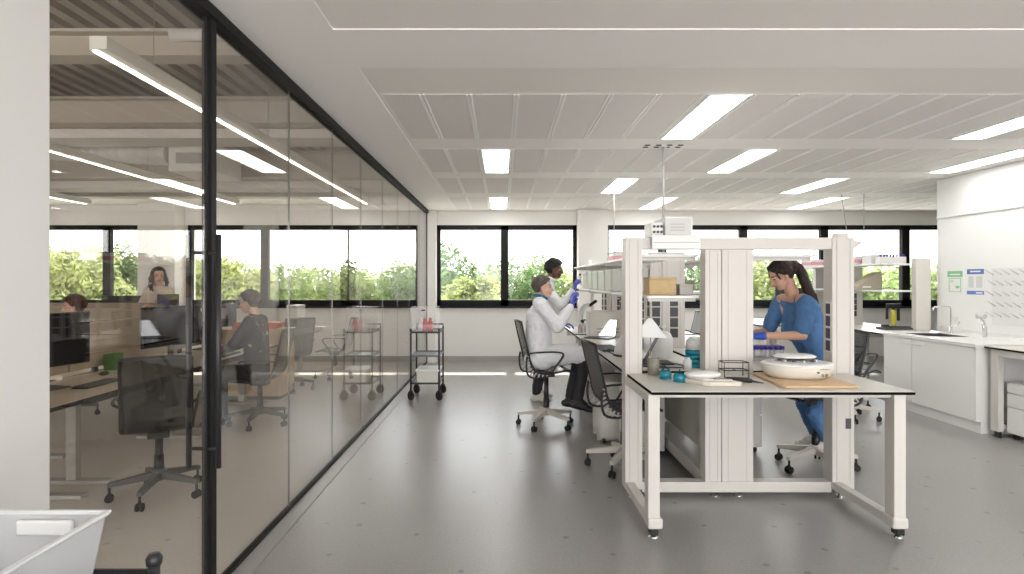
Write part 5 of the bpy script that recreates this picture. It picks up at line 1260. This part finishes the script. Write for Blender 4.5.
ow = simple('smiling woman with long dark wavy hair in a beige top, standing in the office', Jw, SKM, LIPL, HDB, BEIGE, TROU, kw, eh, .98, (x, y, 0))
t = thing('tablet_case', (x+.33, y-.33, 1.22), .4, 'dark brown folder held by the woman in beige', 'folder')
obj('cover', MB().box(-.13, -.02, 0, .13, .0, .17), mat('dark_brown_leather', (.06, .045, .035), .6), t, .004); obj('pages', MB().box(-.122, 0, .005, .122, .012, .165), mat('dark_brown_leather2', (.10, .08, .06), .7), t, .002)
x, y = -2.72, 6.35
Jm = dict(head=((x-.06, y, 1.335), (-1, -.05, -.12), (-.12, 0, 1)), neck=(x, y, 1.20), chest=(x+.02, y, .97), pelvis=(x+.03, y, .60),
  sh=[(x+.01, y+.185, 1.12), (x+.01, y-.185, 1.12)], el=[(x-.16, y+.24, .88), (x-.14, y-.24, .88)], wr=[(x-.38, y+.13, .80), (x-.36, y-.14, .80)],
  hip=[(x+.02, y+.09, .56), (x+.02, y-.09, .56)], kn=[(x-.42, y+.11, .56), (x-.42, y-.11, .56)], an=[(x-.40, y+.11, .11), (x-.36, y-.11, .11)], ft=[(x-.56, y+.11, .04), (x-.52, y-.11, .04)])
km = hk
om = simple('man with glasses and dark hair seated in dark clothes, typing at the office desk', Jm, SKL, LIPL, HDB, DKSH, TROU, km, (), 1, (x, y, 0))
Rm = frame(*Jm['head'][1:]); Pm = lambda a, b, c_: V(Jm['head'][0])+Rm @ V((a, b, c_))
g = MB()
for s in (-1, 1):
    g.tube([Pm(.098, s*.034+.022*math.cos(a*PI/8), .0+.018*math.sin(a*PI/8)) for a in range(16)], .003, 6, close=True); g.tube([Pm(.095, s*.056, .005), Pm(.02, s*.085, .005)], .003, 6)
g.tube([Pm(.1, -.012, .003), Pm(.1, .012, .003)], .003, 6)
gl = obj('glasses', g, BLK, om); gl.matrix_parent_inverse = M4.Translation(-om.location)
x, y = -5.0, 6.75
Jr = dict(head=((x, y, 1.27), (-.75, -.55, -.1), (0, 0, 1)), neck=(x+.01, y, 1.165), chest=(x+.02, y, .94), pelvis=(x+.02, y, .58),
  sh=[(x-.1, y+.15, 1.09), (x+.12, y-.15, 1.09)], el=[(x-.25, y+.10, .86), (x+.02, y-.30, .86)], wr=[(x-.3, y-.13, .80), (x-.14, y-.34, .80)],
  hip=[(x-.05, y+.08, .55), (x+.05, y-.08, .55)], kn=[(x-.3, y-.25, .55), (x-.18, y-.38, .55)], an=[(x-.3, y-.25, .11), (x-.18, y-.38, .11)], ft=[(x-.4, y-.37, .04), (x-.28, y-.5, .04)])
orr = simple('red-haired person in a pale shirt, only the head showing above the near monitor', Jr, SKL, LIPL, HRD, WPL, TROU, km, (), 1, (x, y, 0), hair_r=.024)
